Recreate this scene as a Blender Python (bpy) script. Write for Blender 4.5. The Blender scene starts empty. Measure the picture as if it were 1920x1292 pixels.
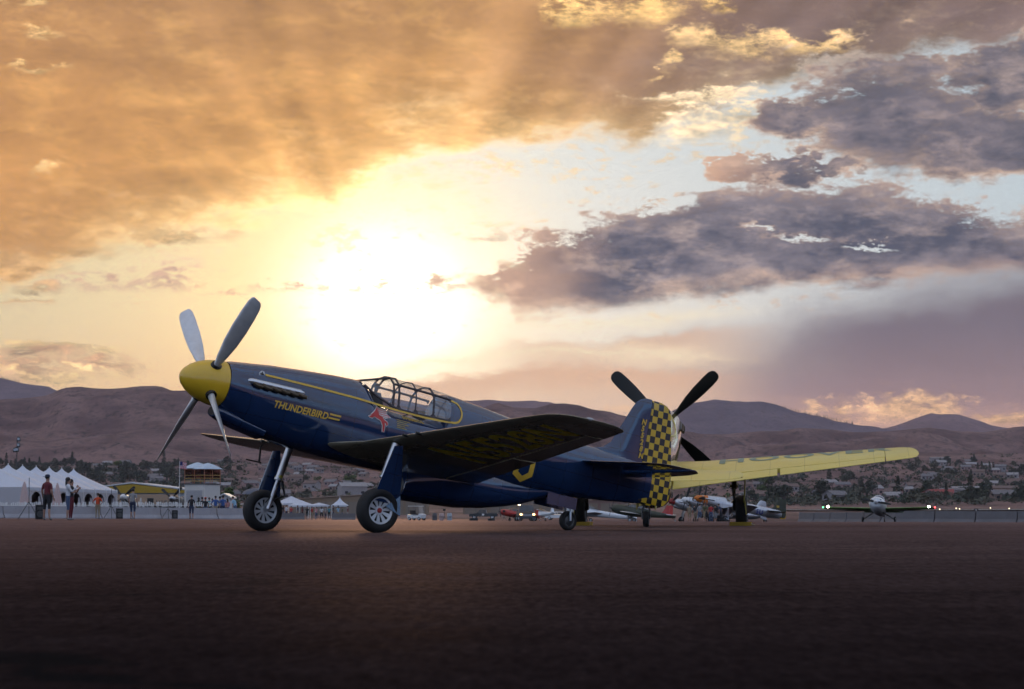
import bpy, bmesh, math, random
from mathutils import Vector, Matrix, noise as mnoise
R = math.radians
rnd = random.Random(7)
S = bpy.context.scene
COL = S.collection

# ------------------------------------------------------------------ camera
FPX, CAMH, HOR = 4464.4, 0.341, 956.7          # focal length in photo pixels, eye height, horizon row
PITCH = math.atan((HOR - 646) / FPX)
cam = bpy.data.objects.new('camera', bpy.data.cameras.new('camera'))
COL.objects.link(cam)
cam.data.sensor_width = 36.0
cam.data.lens = FPX / 1920 * 36
cam.data.clip_start = 0.1
cam.data.clip_end = 30000
cam.data.dof.use_dof = True
cam.data.dof.focus_distance = 37.0
cam.data.dof.aperture_fstop = 8.0
cam.location = (0, 0, CAMH)
cam.rotation_euler = (R(90) + PITCH, 0, 0)
S.camera = cam

# ------------------------------------------------------------------ view
S.view_settings.view_transform = 'Standard'
S.view_settings.look = 'None'
S.view_settings.gamma = 1
S.view_settings.use_curve_mapping = False
S.view_settings.exposure = 0.0
S.cycles.use_denoising = True
S.cycles.max_bounces = 8
S.cycles.transparent_max_bounces = 16
S.cycles.sample_clamp_indirect = 6
S.cycles.use_adaptive_sampling = True
S.cycles.adaptive_threshold = 0.03
S.cycles.adaptive_min_samples = 12

# ------------------------------------------------------------------ sun (low, behind thin cloud, straight ahead of the camera)
SUN_PX = (722, 588)
SUN_AZ = math.atan((SUN_PX[0] - 960) / FPX)     # from +Y towards +X
SUN_EL = (HOR - SUN_PX[1]) / FPX
SDIR = Vector((math.sin(SUN_AZ) * math.cos(SUN_EL), math.cos(SUN_AZ) * math.cos(SUN_EL), math.sin(SUN_EL)))
sl = bpy.data.lights.new('sun', 'SUN')
sl.energy = 0.4
sl.angle = R(5)
sl.color = (1.0, 0.72, 0.42)
sun = bpy.data.objects.new('sun', sl)
COL.objects.link(sun)
sun.rotation_euler = (-SDIR).to_track_quat('-Z', 'Y').to_euler()

def lin(r, g, b):
    f = lambda c: (c / 255 / 12.92) if c <= 10 else ((c / 255 + .055) / 1.055) ** 2.4
    return (f(r), f(g), f(b))

# ------------------------------------------------------------------ tiny node-expression helper
class X:
    """a float or vector socket with arithmetic"""
    def __init__(s, nt, v): s.nt, s.v = nt, v
    def _m(s, op, *a):
        n = s.nt.nodes.new('ShaderNodeMath'); n.operation = op
        for i, q in enumerate((s,) + a):
            q = q.v if isinstance(q, X) else q
            if isinstance(q, (int, float)): n.inputs[i].default_value = q
            else: s.nt.links.new(q, n.inputs[i])
        return X(s.nt, n.outputs[0])
    def __add__(s, o): return s._m('ADD', o)
    __radd__ = __add__
    def __mul__(s, o): return s._m('MULTIPLY', o)
    __rmul__ = __mul__
    def __sub__(s, o): return s._m('SUBTRACT', o)
    def __rsub__(s, o): return X(s.nt, float(o))._m('SUBTRACT', s)
    def __truediv__(s, o): return s._m('DIVIDE', o)
    def __neg__(s): return s * -1.0
    def min(s, o): return s._m('MINIMUM', o)
    def max(s, o): return s._m('MAXIMUM', o)
    def pow(s, o): return s._m('POWER', o)
    def exp(s): return X(s.nt, math.e)._m('POWER', s)
    def sqrt(s): return s._m('SQRT')
    def abs(s): return s._m('ABSOLUTE')
    def floor(s): return s._m('FLOOR')
    def ss(s, a, b):
        n = s.nt.nodes.new('ShaderNodeMapRange'); n.interpolation_type = 'SMOOTHSTEP'
        s.nt.links.new(s.v, n.inputs['Value'])
        n.inputs['From Min'].default_value = a; n.inputs['From Max'].default_value = b
        n.inputs['To Min'].default_value = 0; n.inputs['To Max'].default_value = 1
        if a > b:
            n.inputs['From Min'].default_value = b; n.inputs['From Max'].default_value = a
            n.inputs['To Min'].default_value = 1; n.inputs['To Max'].default_value = 0
        return X(s.nt, n.outputs[0])

def n_noise(nt, vec, scale=1.0, detail=4, rough=.55, dist=0.0):
    n = nt.nodes.new('ShaderNodeTexNoise')
    n.inputs['Scale'].default_value = scale; n.inputs['Detail'].default_value = detail
    n.inputs['Roughness'].default_value = rough; n.inputs['Distortion'].default_value = dist
    nt.links.new(vec, n.inputs['Vector'])
    return n
def n_map(nt, vec, scale=(1, 1, 1), loc=(0, 0, 0)):
    n = nt.nodes.new('ShaderNodeMapping')
    n.inputs['Scale'].default_value = scale; n.inputs['Location'].default_value = loc
    nt.links.new(vec, n.inputs['Vector'])
    return n.outputs[0]
def n_mix(nt, fac, a, b, mode='MIX'):
    n = nt.nodes.new('ShaderNodeMix'); n.data_type = 'RGBA'; n.blend_type = mode; n.clamp_factor = True
    def put(v, i):
        v = v.v if isinstance(v, X) else v
        if isinstance(v, (int, float)): n.inputs[i].default_value = v
        elif isinstance(v, tuple): n.inputs[i].default_value = (*v[:3], 1)
        else: nt.links.new(v, n.inputs[i])
    put(fac, 0); put(a, 6); put(b, 7)
    return n.outputs[2]
def n_scale(nt, col, fac):
    """colour * float"""
    n = nt.nodes.new('ShaderNodeVectorMath'); n.operation = 'SCALE'
    if isinstance(col, tuple): n.inputs[0].default_value = col[:3]
    else: nt.links.new(col, n.inputs[0])
    if isinstance(fac, X): nt.links.new(fac.v, n.inputs['Scale'])
    else: n.inputs['Scale'].default_value = fac
    return n.outputs[0]
def n_vadd(nt, a, b):
    n = nt.nodes.new('ShaderNodeVectorMath'); n.operation = 'ADD'
    nt.links.new(a, n.inputs[0]); nt.links.new(b, n.inputs[1])
    return n.outputs[0]
# ------------------------------------------------------------------ world: sunset sky with cloud layers, in sky directions
def build_world():
    w = bpy.data.worlds.new('World'); S.world = w; w.use_nodes = True
    w.cycles.sampling_method = 'MANUAL'; w.cycles.sample_map_resolution = 512
    nt = w.node_tree; nt.nodes.clear(); L = nt.links.new
    out = nt.nodes.new('ShaderNodeOutputWorld'); bg = nt.nodes.new('ShaderNodeBackground')
    L(bg.outputs[0], out.inputs[0])
    tc = nt.nodes.new('ShaderNodeTexCoord')
    nrm = nt.nodes.new('ShaderNodeVectorMath'); nrm.operation = 'NORMALIZE'
    L(tc.outputs['Generated'], nrm.inputs[0]); D = nrm.outputs[0]
    sep = nt.nodes.new('ShaderNodeSeparateXYZ'); L(D, sep.inputs[0])
    dx, dy, dz = (X(nt, sep.outputs[i]) for i in range(3))
    az = dx._m('ARCTAN2', dy)
    el = dz._m('ARCSINE')
    K = FPX
    PX = az * K + 960
    PY = (el * -K) + HOR
    dot = nt.nodes.new('ShaderNodeVectorMath'); dot.operation = 'DOT_PRODUCT'
    L(D, dot.inputs[0]); dot.inputs[1].default_value = SDIR
    r = X(nt, dot.outputs['Value']).min(1.0)._m('ARCCOSINE') * K      # angular distance to the sun, in the same unit
    front = az.abs().ss(.42, .26) * el.ss(.42, .26)
    # cloud noises: on the sphere, flattened vertically
    nA = n_noise(nt, n_map(nt, D, (34, 34, 78)), 1, 6, .62)
    nA2 = n_noise(nt, n_map(nt, D, (34, 34, 78), (-.42, 0, -.42)), 1, 6, .62)
    nB = n_noise(nt, n_map(nt, D, (34, 34, 78), (13.1, 4.2, 7.7)), 1, 5, .60)
    nC = n_noise(nt, n_map(nt, D, (11, 11, 40), (3.3, 8.1, 1.9)), 1, 5, .55)
    nD = n_noise(nt, n_map(nt, D, (120, 120, 290), (5.5, 2.2, 9.1)), 1, 6, .68)
    a = X(nt, nA.outputs[0]) - .5; b = X(nt, nB.outputs[0]) - .5
    c = X(nt, nC.outputs[0]) - .5; d = X(nt, nD.outputs[0]) - .5
    litn = (a - (X(nt, nA2.outputs[0]) - .5))            # cloud thins towards the sun: lit flank
    QX = PX + b * 230.0
    QY = PY + a * 130.0 + d * 52.0
    def curve(src, pts, x0=-700., x1=2700., y0=-400., y1=1100.):
        n = nt.nodes.new('ShaderNodeFloatCurve')
        cv = n.mapping.curves[0]
        q = [((px - x0) / (x1 - x0), (py - y0) / (y1 - y0)) for px, py in pts]
        q = [(0, q[0][1])] + q + [(1, q[-1][1])]
        while len(cv.points) < len(q): cv.points.new(.5, .5)
        for p, (u, v) in zip(cv.points, q): p.location = (u, v); p.handle_type = 'AUTO_CLAMPED'
        n.mapping.update()
        L(((src - x0) / (x1 - x0)).v, n.inputs['Value'])
        return X(nt, n.outputs[0]) * (y1 - y0) + y0
    def ell(cx, cy, rx, ry, x=None, y=None):
        """signed field: 1 at the centre, 0 on the ellipse"""
        u = ((x or QX) - cx) / rx; v = ((y or QY) - cy) / ry
        return 1.0 - (u * u + v * v).sqrt()
    # ---- clear air
    sky = nt.nodes.new('ShaderNodeTexSky'); sky.sky_type = 'NISHITA'; sky.sun_disc = False
    sky.sun_elevation = SUN_EL; sky.sun_rotation = SUN_AZ
    sky.air_density = 1.2; sky.dust_density = 2.0; sky.ozone_density = 1.5
    base = n_scale(nt, sky.outputs[0], 0.008)
    back = az.abs().ss(.25, 1.6)
    pale = n_mix(nt, back, lin(176, 198, 212), lin(138, 176, 224))
    base = n_vadd(nt, base, n_scale(nt, pale, back * .62 + .90))
    g1 = (r * (-1 / 190.)).exp(); g2 = (r * (-1 / 560.)).exp()
    g0 = (r * r * (-1 / (125. * 125.))).exp()
    base = n_vadd(nt, base, n_scale(nt, (1.0, .95, .78), g0 * 1.25))
    gm = (r * r * (-1 / (290. * 290.))).exp()
    base = n_vadd(nt, base, n_scale(nt, (1.0, .80, .40), gm * .34))
    base = n_vadd(nt, base, n_scale(nt, (1.0, .72, .30), g1 * .55))
    base = n_vadd(nt, base, n_scale(nt, (1.0, .90, .72), g2 * .22))
    low = PY.ss(560, 900) * az.abs().ss(1.2, .2)
    base = n_mix(nt, low * .72, base, n_vadd(nt, n_scale(nt, lin(238, 196, 160), 1.0), n_scale(nt, (1, .8, .45), g1 * .55)))
    wl = r.ss(60, 300) * PX.ss(1150, 560) * front * PY.ss(150, 420)
    tint = nt.nodes.new('ShaderNodeVectorMath'); tint.operation = 'MULTIPLY'; L(base, tint.inputs[0]); tint.inputs[1].default_value = (1.14, .93, .57)
    base = n_mix(nt, wl, base, tint.outputs[0])
    col = base
    lit = (r * (-1 / 420.)).exp()                       # how strongly the sun shines through thin cloud
    # ---- thin shreds of lit cloud in the gap
    sh = (d * 2.0 + a * 1.2 + c * .5)
    shreds = sh.ss(.16, .46) * r.ss(720, 250)
    col = n_mix(nt, shreds * .75, col, n_vadd(nt, n_scale(nt, (1.0, .74, .42), lit * 1.0 + .22), n_scale(nt, (.40, .33, .26), 1.0)))
    sm = (d * 1.6 - b * 1.6).ss(.20, .5) * r.ss(1400, 500) * r.ss(190, 420)
    col = n_mix(nt, sm * .55, col, n_vadd(nt, n_scale(nt, lin(232, 168, 100), .9), n_scale(nt, (.6, .5, .25), lit * .5)))
    # ---- high deck (upper left, reaching over to the upper right)
    e1 = curve(QX, [(-650, 590), (-300, 560), (0, 548), (140, 500), (300, 455), (480, 410), (620, 392), (690, 345), (760, 305), (900, 285), (1080, 280), (1220, 262), (1360, 215), (1500, 175), (1620, 150), (1760, 120), (1920, 105), (2300, 60)])
    d1 = e1 - QY + c * 60.0 + d * 30.0
    a1 = d1.ss(-10, 34)
    warm = (PX + PY * .25 + c * 500.0 + a * 200.0).ss(1560, 820)
    side = az.abs().ss(.35, 1.3)
    deck = n_mix(nt, warm, lin(92, 84, 97), lin(196, 140, 82))
    deck = n_mix(nt, side, deck, lin(212, 212, 216))
    topd = (PY + c * 260.0).ss(330, -60)
    deck = n_mix(nt, topd * .45, deck, lin(150, 118, 96))
    sunny = (r * (-1 / 330.)).exp()
    deck = n_vadd(nt, deck, n_scale(nt, (.9, .55, .16), sunny * .55))
    ray = (((PX - SUN_PX[0]) / ((PY * -1.0) + (SUN_PX[1] + 60)).max(60.)))
    cmb = nt.nodes.new('ShaderNodeCombineXYZ'); L((ray * 4.2).v, cmb.inputs[0])
    rays = X(nt, n_noise(nt, cmb.outputs[0], 1, 1, .4).outputs[0]) - .5
    deck = n_scale(nt, deck, (c * .85 + a * .55 + d * .34 + rays * front * 1.5 * PX.ss(150, 620) + 1.0).max(.3))
    deck = n_vadd(nt, deck, n_scale(nt, (.62, .36, .10), (litn * 1.0).max(0.) * warm))
    rim = ((d1.max(0.)) * (-1 / 38.)).exp() * lit
    deck = n_vadd(nt, deck, n_scale(nt, (1.0, .76, .36), rim * 2.4))
    gaps = 1.0 - (c * 1.6 + a * .9).ss(-.12, .22) * (1.0 - front)      # broken cover away from the sun
    col = n_mix(nt, a1 * gaps, col, deck)
    puffs = ((d1 + 46.).abs() * (-1 / 60.)).exp() * (d * 2.2 + a * 1.4).ss(.02, .38)
    col = n_mix(nt, puffs * front * .9, col, n_vadd(nt, n_scale(nt, (1.05, .80, .42), lit * 1.3), n_scale(nt, (.52, .38, .24), 1.0)))
    # gold openings in the deck
    def gold(items, strength, colr, x=None, y=None):
        nonlocal col
        f = None
        for it in items:
            e = ell(*it)
            f = e if f is None else f.max(e)
        f = f + d * 1.9 + a * .7
        gv = (d * 2.2 + litn * 2.0 + .85).max(.35)
        col = n_mix(nt, f.ss(-.10, .95) * strength, col, n_scale(nt, colr, gv))
    gold([(1085, 30, 75, 24), (1215, 28, 95, 36), (1290, 2, 60, 20), (1345, 25, 26, 18)], .95, (1.0, .63, .24))
    gold([(1385, 95, 140, 34), (1520, 95, 80, 18), (1290, 85, 50, 22), (1245, 122, 34, 20), (1222, 148, 14, 10)], .92, (1.0, .66, .30))
    gold([(80, 72, 46, 16), (75, 150, 70, 12), (90, 330, 40, 14), (45, 20, 50, 10)], .8, (.98, .62, .26))
    gold([(1600, 130, 110, 34), (1660, 190, 80, 46), (1700, 150, 60, 26), (1900, 118, 40, 16)], .75, lin(222, 206, 190))
    gold([(1400, 225, 200, 30), (1300, 250, 140, 34), (1480, 240, 80, 26), (1330, 190, 140, 14)], .9, (1.12, .88, .55))
    # ---- right-hand clouds
    def bank(f, core, dark, edgecol, warm0, warm1, soft=.42, rimk=1.0):
        nonlocal col
        al = f.ss(0., soft)
        sh2 = (a * 2.6 + d * 1.5 + c * 1.4 + .42)
        cc = n_mix(nt, sh2, dark, core)
        cc = n_mix(nt, (PX + b * 160.).ss(warm0, warm1), cc, lin(205, 165, 140))
        cc = n_vadd(nt, cc, n_scale(nt, (.50, .34, .22), (litn * 2.2 - .03).max(0.).min(.8) * (lit + .6)))
        ed = f.ss(.75, .05)
        cc = n_mix(nt, ed * sh2 * .9 * rimk, cc, edgecol)
        col = n_mix(nt, al, col, cc)
    f3 = ell(1680, 225, 165, 105).max(ell(1850, 265, 150, 72)).max(ell(1880, 165, 110, 70)).max(ell(1840, 318, 125, 34)).max(ell(1490, 238, 70, 34)) \
        .max(ell(1385, 322, 55, 16)).max(ell(1470, 328, 60, 22)).max(ell(1555, 325, 45, 14)).max(ell(2150, 200, 180, 120)) + d * 1.4 + a * 1.1
    bank(f3 + .26, lin(134, 124, 129), lin(70, 76, 91), lin(236, 196, 160), 1480, 1330)
    t2 = curve(QX, [(850, 545), (930, 515), (1030, 445), (1130, 415), (1230, 392), (1330, 362), (1480, 352), (1640, 355), (1780, 388), (1900, 425), (2300, 470)])
    b2 = curve(QX, [(850, 540), (930, 560), (1000, 588), (1120, 580), (1260, 560), (1400, 545), (1560, 540), (1760, 530), (1920, 515), (2300, 500)])
    f2 = ((QY - t2).min(b2 - QY) / 66.0) + d * 1.5 + a * 1.1 + b * .5 - ell(1500, 452, 170, 20).max(ell(1640, 462, 90, 16)).max(ell(1420, 432, 70, 14)).max(0.) * 1.9
    bank(f2 * .8 + .22, lin(146, 136, 141), lin(76, 80, 95), lin(232, 190, 156), 1180, 930)
    # ---- rain curtain to the lower right
    t4 = curve(PX + a * 120., [(900, 690), (1000, 655), (1200, 618), (1400, 590), (1500, 565), (1600, 538), (1760, 508), (1920, 482), (2400, 455)])
    a4 = (PY + a * 70. - t4).ss(-40, 110) * (PX + (PY - 640.) * .5 + c * 240.).ss(860, 1700)
    rc = n_mix(nt, PY.ss(600, 790), lin(108, 95, 106), lin(156, 124, 124))
    rc = n_mix(nt, (PY + c * 60. - (PX - 1200.) * .03).ss(725, 830), rc, lin(214, 165, 140))
    rc = n_scale(nt, rc, c * .35 + a * .12 + 1.0)
    col = n_mix(nt, a4 * .95, col, rc)
    gold([(1690, 772, 110, 40), (1545, 778, 70, 34), (1850, 782, 60, 26), (1100, 778, 120, 12)], .8, (1.05, .62, .30))
    # ---- low peach banks with bright tops
    def low_bank(pts, colr, rimc, strength, x0, x1):
        nonlocal col
        t = curve(QX, pts)
        f = PY + a * 60. + d * 34. - t
        w = PX.ss(x0, x0 + 160) * PX.ss(x1, x1 - 260)
        col = n_mix(nt, ((f + 26.).abs() * (-1 / 15.)).exp() * w * .75 * strength, col, rimc)
        cc = n_mix(nt, f.ss(0, 70), colr, lin(247, 206, 168))
        col = n_mix(nt, f.ss(-8, 16) * w * strength * f.ss(150, 30), col, cc)
    low_bank([(880, 640), (1000, 632), (1120, 640), (1240, 625), (1340, 612), (1500, 600)], lin(222, 176, 142), (1.1, .92, .6), .75, 880, 1500)
    low_bank([(560, 735), (700, 722), (760, 712), (850, 702), (930, 692), (1010, 682), (1100, 684), (1200, 690), (1300, 700)], lin(236, 186, 146), (1.15, .95, .62), .85, 620, 1480)
    gold([(40, 505, 130, 34), (150, 470, 150, 26), (300, 440, 170, 22), (70, 548, 90, 12), (60, 582, 90, 12)], .75, (.78, .47, .20))
    gold([(940, 440, 90, 14), (880, 530, 50, 26), (960, 495, 50, 18), (930, 560, 30, 30)], .6, (.90, .66, .42))
    gold([(60, 668, 150, 30), (40, 706, 140, 30), (185, 690, 110, 22)], .9, (.74, .42, .22))
    gold([(80, 650, 170, 12), (120, 714, 150, 14), (210, 664, 70, 14)], .8, (1.15, .80, .36))
    # below the horizon: ground bounce
    col = n_mix(nt, el.ss(-.01, -.06), col, (.10, .075, .06))
    L(col, bg.inputs[0])
    bg.inputs[1].default_value = 1.1
build_world()
# ------------------------------------------------------------------ mesh helpers
def px_x(px, d, z=0.0):
    """world X of photo column px at depth d"""
    return (px - 960) / FPX * (d * math.cos(PITCH) + (z - CAMH) * math.sin(PITCH))
def px_z(py, d):
    return CAMH + d * math.tan(PITCH - math.atan((py - 646) / FPX))

class B:
    def __init__(s): s.v, s.f, s.m = [], [], []
    def add(s, vs, fs, mi=0, M=None):
        o = len(s.v)
        s.v += [tuple(M @ Vector(p)) if M is not None else tuple(p) for p in vs]
        s.f += [tuple(i + o for i in f) for f in fs]; s.m += [mi] * len(fs)
        return s
    def box(s, c, size, mi=0, M=None, taper=1.0):
        x, y, z = (q / 2 for q in size)
        vs = [(c[0] + sx * x * (taper if sz > 0 else 1), c[1] + sy * y * (taper if sz > 0 else 1), c[2] + sz * z) for sz in (-1, 1) for sx, sy in ((-1, -1), (1, -1), (1, 1), (-1, 1))]
        return s.add(vs, [(3, 2, 1, 0), (4, 5, 6, 7), (0, 1, 5, 4), (1, 2, 6, 5), (2, 3, 7, 6), (3, 0, 4, 7)], mi, M)
    def rings(s, rings, mi=0, cap0=True, cap1=True, closed=True, M=None):
        n = len(rings[0]); vs = [p for r in rings for p in r]; fs = []
        for i in range(len(rings) - 1):
            for j in range(n if closed else n - 1):
                k = (j + 1) % n
                fs.append((i * n + j, i * n + k, (i + 1) * n + k, (i + 1) * n + j))
        if cap0: fs.append(tuple(range(n))[::-1])
        if cap1: fs.append(tuple(range((len(rings) - 1) * n, len(rings) * n)))
        return s.add(vs, fs, mi, M)
    def tube(s, pts, rad, n=8, mi=0, M=None, cap=True):
        pts = [Vector(p) for p in pts]
        rad = rad if isinstance(rad, (list, tuple)) else [rad] * len(pts)
        rs = []
        up = None
        for i, p in enumerate(pts):
            t = (pts[min(i + 1, len(pts) - 1)] - pts[max(i - 1, 0)]).normalized()
            if up is None or abs(t.dot(up)) > .95:
                up = Vector((0, 0, 1)) if abs(t.z) < .9 else Vector((1, 0, 0))
            a = t.cross(up).normalized(); b = a.cross(t).normalized(); up = b
            rs.append([tuple(p + (a * math.cos(k * 2 * math.pi / n) + b * math.sin(k * 2 * math.pi / n)) * rad[i]) for k in range(n)])
        return s.rings(rs, mi, cap, cap, True, M)
    def lathe(s, prof, axis='z', n=20, mi=0, M=None, cap=True):
        """prof: list of (radius, height)"""
        rs = []
        for r, h in prof:
            ring = []
            for k in range(n):
                a = 2 * math.pi * k / n; c, q = max(r, 1e-4) * math.cos(a), max(r, 1e-4) * math.sin(a)
                ring.append((c, q, h) if axis == 'z' else ((h, c, q) if axis == 'x' else (q, h, c)))
            rs.append(ring)
        return s.rings(rs, mi, cap, cap, True, M)
    def prism(s, poly, z0, z1, mi=0, M=None):
        n = len(poly)
        vs = [(x, y, z0) for x, y in poly] + [(x, y, z1) for x, y in poly]
        fs = [tuple(range(n))[::-1], tuple(range(n, 2 * n))] + [(i, (i + 1) % n, n + (i + 1) % n, n + i) for i in range(n)]
        return s.add(vs, fs, mi, M)
    def blob(s, c, r, mi=0, n=8, m=5, seed=0, amp=.0, M=None):
        rr = r if isinstance(r, (tuple, list)) else (r, r, r)
        rings = []
        for i in range(m + 1):
            th = math.pi * (i + .02) / (m + .04)
            ring = []
            for j in range(n):
                ph = 2 * math.pi * j / n
                q = Vector((math.sin(th) * math.cos(ph), math.sin(th) * math.sin(ph), -math.cos(th)))
                k = 1 + amp * mnoise.noise(q * 1.7 + Vector((seed * 3.1, seed, 0)))
                ring.append((c[0] + q.x * rr[0] * k, c[1] + q.y * rr[1] * k, c[2] + q.z * rr[2] * k))
            rings.append(ring)
        return s.rings(rings, mi, True, True, True, M)

def obj(name, b, mats=None, parent=None, smooth=False, angle=35):
    if isinstance(b, B):
        me = bpy.data.meshes.new(name); me.from_pydata(b.v, [], b.f); me.update()
        bm = bmesh.new(); bm.from_mesh(me); bmesh.ops.recalc_face_normals(bm, faces=bm.faces); bm.to_mesh(me); bm.free()
        if any(b.m): me.polygons.foreach_set('material_index', b.m)
        mats = mats if isinstance(mats, (list, tuple)) else [mats]
        for m in mats: me.materials.append(m)
        if smooth:
            me.polygons.foreach_set('use_smooth', [True] * len(me.polygons))
            me.set_sharp_from_angle(angle=R(angle))
    else: me = b
    o = bpy.data.objects.new(name, me); COL.objects.link(o)
    if parent is not None: o.parent = parent
    return o
def tag(o, label, cat, group=None):
    o['label'] = label; o['category'] = cat
    if group: o['group'] = group
    return o
def thing(name, label, cat, loc=(0, 0, 0), rz=0.0, group=None, ry=0.0):
    o = bpy.data.objects.new(name, None); COL.objects.link(o); o.empty_display_size = .2
    o.rotation_mode = 'XYZ'
    o.location = loc; o.rotation_euler = (0, ry, rz)
    return tag(o, label, cat, group)
def copy_tree(o, parent=None):
    c = o.copy(); COL.objects.link(c)
    if parent is not None: c.parent = parent
    for ch in o.children: copy_tree(ch, c)
    return c
def struct(name, b, mats, smooth=False):
    o = obj(name, b, mats, None, smooth); o['kind'] = 'structure'; return o

# ------------------------------------------------------------------ materials
MATS = {}
def mat(name, col, rough=.6, metal=0.0, coat=0.0, var=.12, scale=6.0, bump=0.0, bscale=60.0, spec=.5, emit=None, estr=0.0, detail=4):
    """principled with procedural mottling of colour and roughness"""
    if name in MATS: return MATS[name]
    m = bpy.data.materials.new(name); MATS[name] = m; m.use_nodes = True
    nt = m.node_tree; bs = nt.nodes['Principled BSDF']
    tc = nt.nodes.new('ShaderNodeTexCoord')
    n = n_noise(nt, tc.outputs['Object'], scale, detail, .6)
    f = X(nt, n.outputs[0])
    c = n_scale(nt, tuple(col), (f - .5) * (2 * var) + 1.0)
    nt.links.new(c, bs.inputs['Base Color'])
    nt.links.new(((f - .5) * (rough * .5) + rough).v, bs.inputs['Roughness'])
    bs.inputs['Metallic'].default_value = metal
    bs.inputs['Coat Weight'].default_value = coat; bs.inputs['Coat Roughness'].default_value = .08
    bs.inputs['Specular IOR Level'].default_value = spec
    if emit:
        bs.inputs['Emission Color'].default_value = (*emit, 1); bs.inputs['Emission Strength'].default_value = estr
    if bump:
        nb = n_noise(nt, tc.outputs['Object'], bscale, 3, .6)
        bp = nt.nodes.new('ShaderNodeBump'); bp.inputs['Strength'].default_value = bump; bp.inputs['Distance'].default_value = .02
        nt.links.new(nb.outputs[0], bp.inputs['Height']); nt.links.new(bp.outputs[0], bs.inputs['Normal'])
    return m
def glass_mat(name, tint=(.9, .95, 1.0), rough=.03, refl=1.0):
    if name in MATS: return MATS[name]
    m = bpy.data.materials.new(name); MATS[name] = m; m.use_nodes = True
    nt = m.node_tree; nt.nodes.clear()
    out = nt.nodes.new('ShaderNodeOutputMaterial'); mx = nt.nodes.new('ShaderNodeMixShader')
    tr = nt.nodes.new('ShaderNodeBsdfTransparent'); gl = nt.nodes.new('ShaderNodeBsdfGlossy'); fr = nt.nodes.new('ShaderNodeLayerWeight')
    tr.inputs[0].default_value = (*tint, 1); gl.inputs['Roughness'].default_value = rough; fr.inputs[0].default_value = .5
    nt.links.new(((X(nt, fr.outputs['Facing']).pow(4.0) * .75 + .13) * refl).v, mx.inputs[0]); nt.links.new(tr.outputs[0], mx.inputs[1]); nt.links.new(gl.outputs[0], mx.inputs[2])
    nt.links.new(mx.outputs[0], out.inputs[0])
    return m
def checker_mat(name, ca, cb, cell, ox=0.0, oz=0.0, rough=.35):
    """painted checks in the object's own x-z plane"""
    if name in MATS: return MATS[name]
    m = mat(name, ca, rough, coat=.4)
    nt = m.node_tree; bs = nt.nodes['Principled BSDF']
    tc = nt.nodes.new('ShaderNodeTexCoord'); sp = nt.nodes.new('ShaderNodeSeparateXYZ'); nt.links.new(tc.outputs['Object'], sp.inputs[0])
    x = ((X(nt, sp.outputs[0]) + ox + 50.0) / cell).floor(); z = ((X(nt, sp.outputs[2]) + oz + 50.0) / cell).floor()
    par = (x + z)._m('MODULO', 2.0)
    nz = X(nt, n_noise(nt, tc.outputs['Object'], 9, 4, .6).outputs[0])
    c = n_mix(nt, par.ss(.4, .6), ca, cb)
    nt.links.new(n_scale(nt, c, (nz - .5) * .3 + 1.0), bs.inputs['Base Color'])
    return m

# ------------------------------------------------------------------ ground
def lerp_table(t, x):
    if x <= t[0][0]: return t[0][1]
    for (a, va), (b, vb) in zip(t, t[1:]):
        if x <= b:
            k = (x - a) / (b - a); return va + (vb - va) * k
    return t[-1][1]
GT = [(55, 0), (75, -.03), (98, -.1), (130, -.24), (160, -.38), (200, -.55), (230, -.7), (280, -.98), (330, -1.15), (420, -1.32), (520, -1.35)]
def G(x, y):
    d = max(y, 1.0); u = max(-.3, min(.3, x / max(d, 40)))
    return lerp_table(GT, d) * (1 + 2.3 * u)

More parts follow.
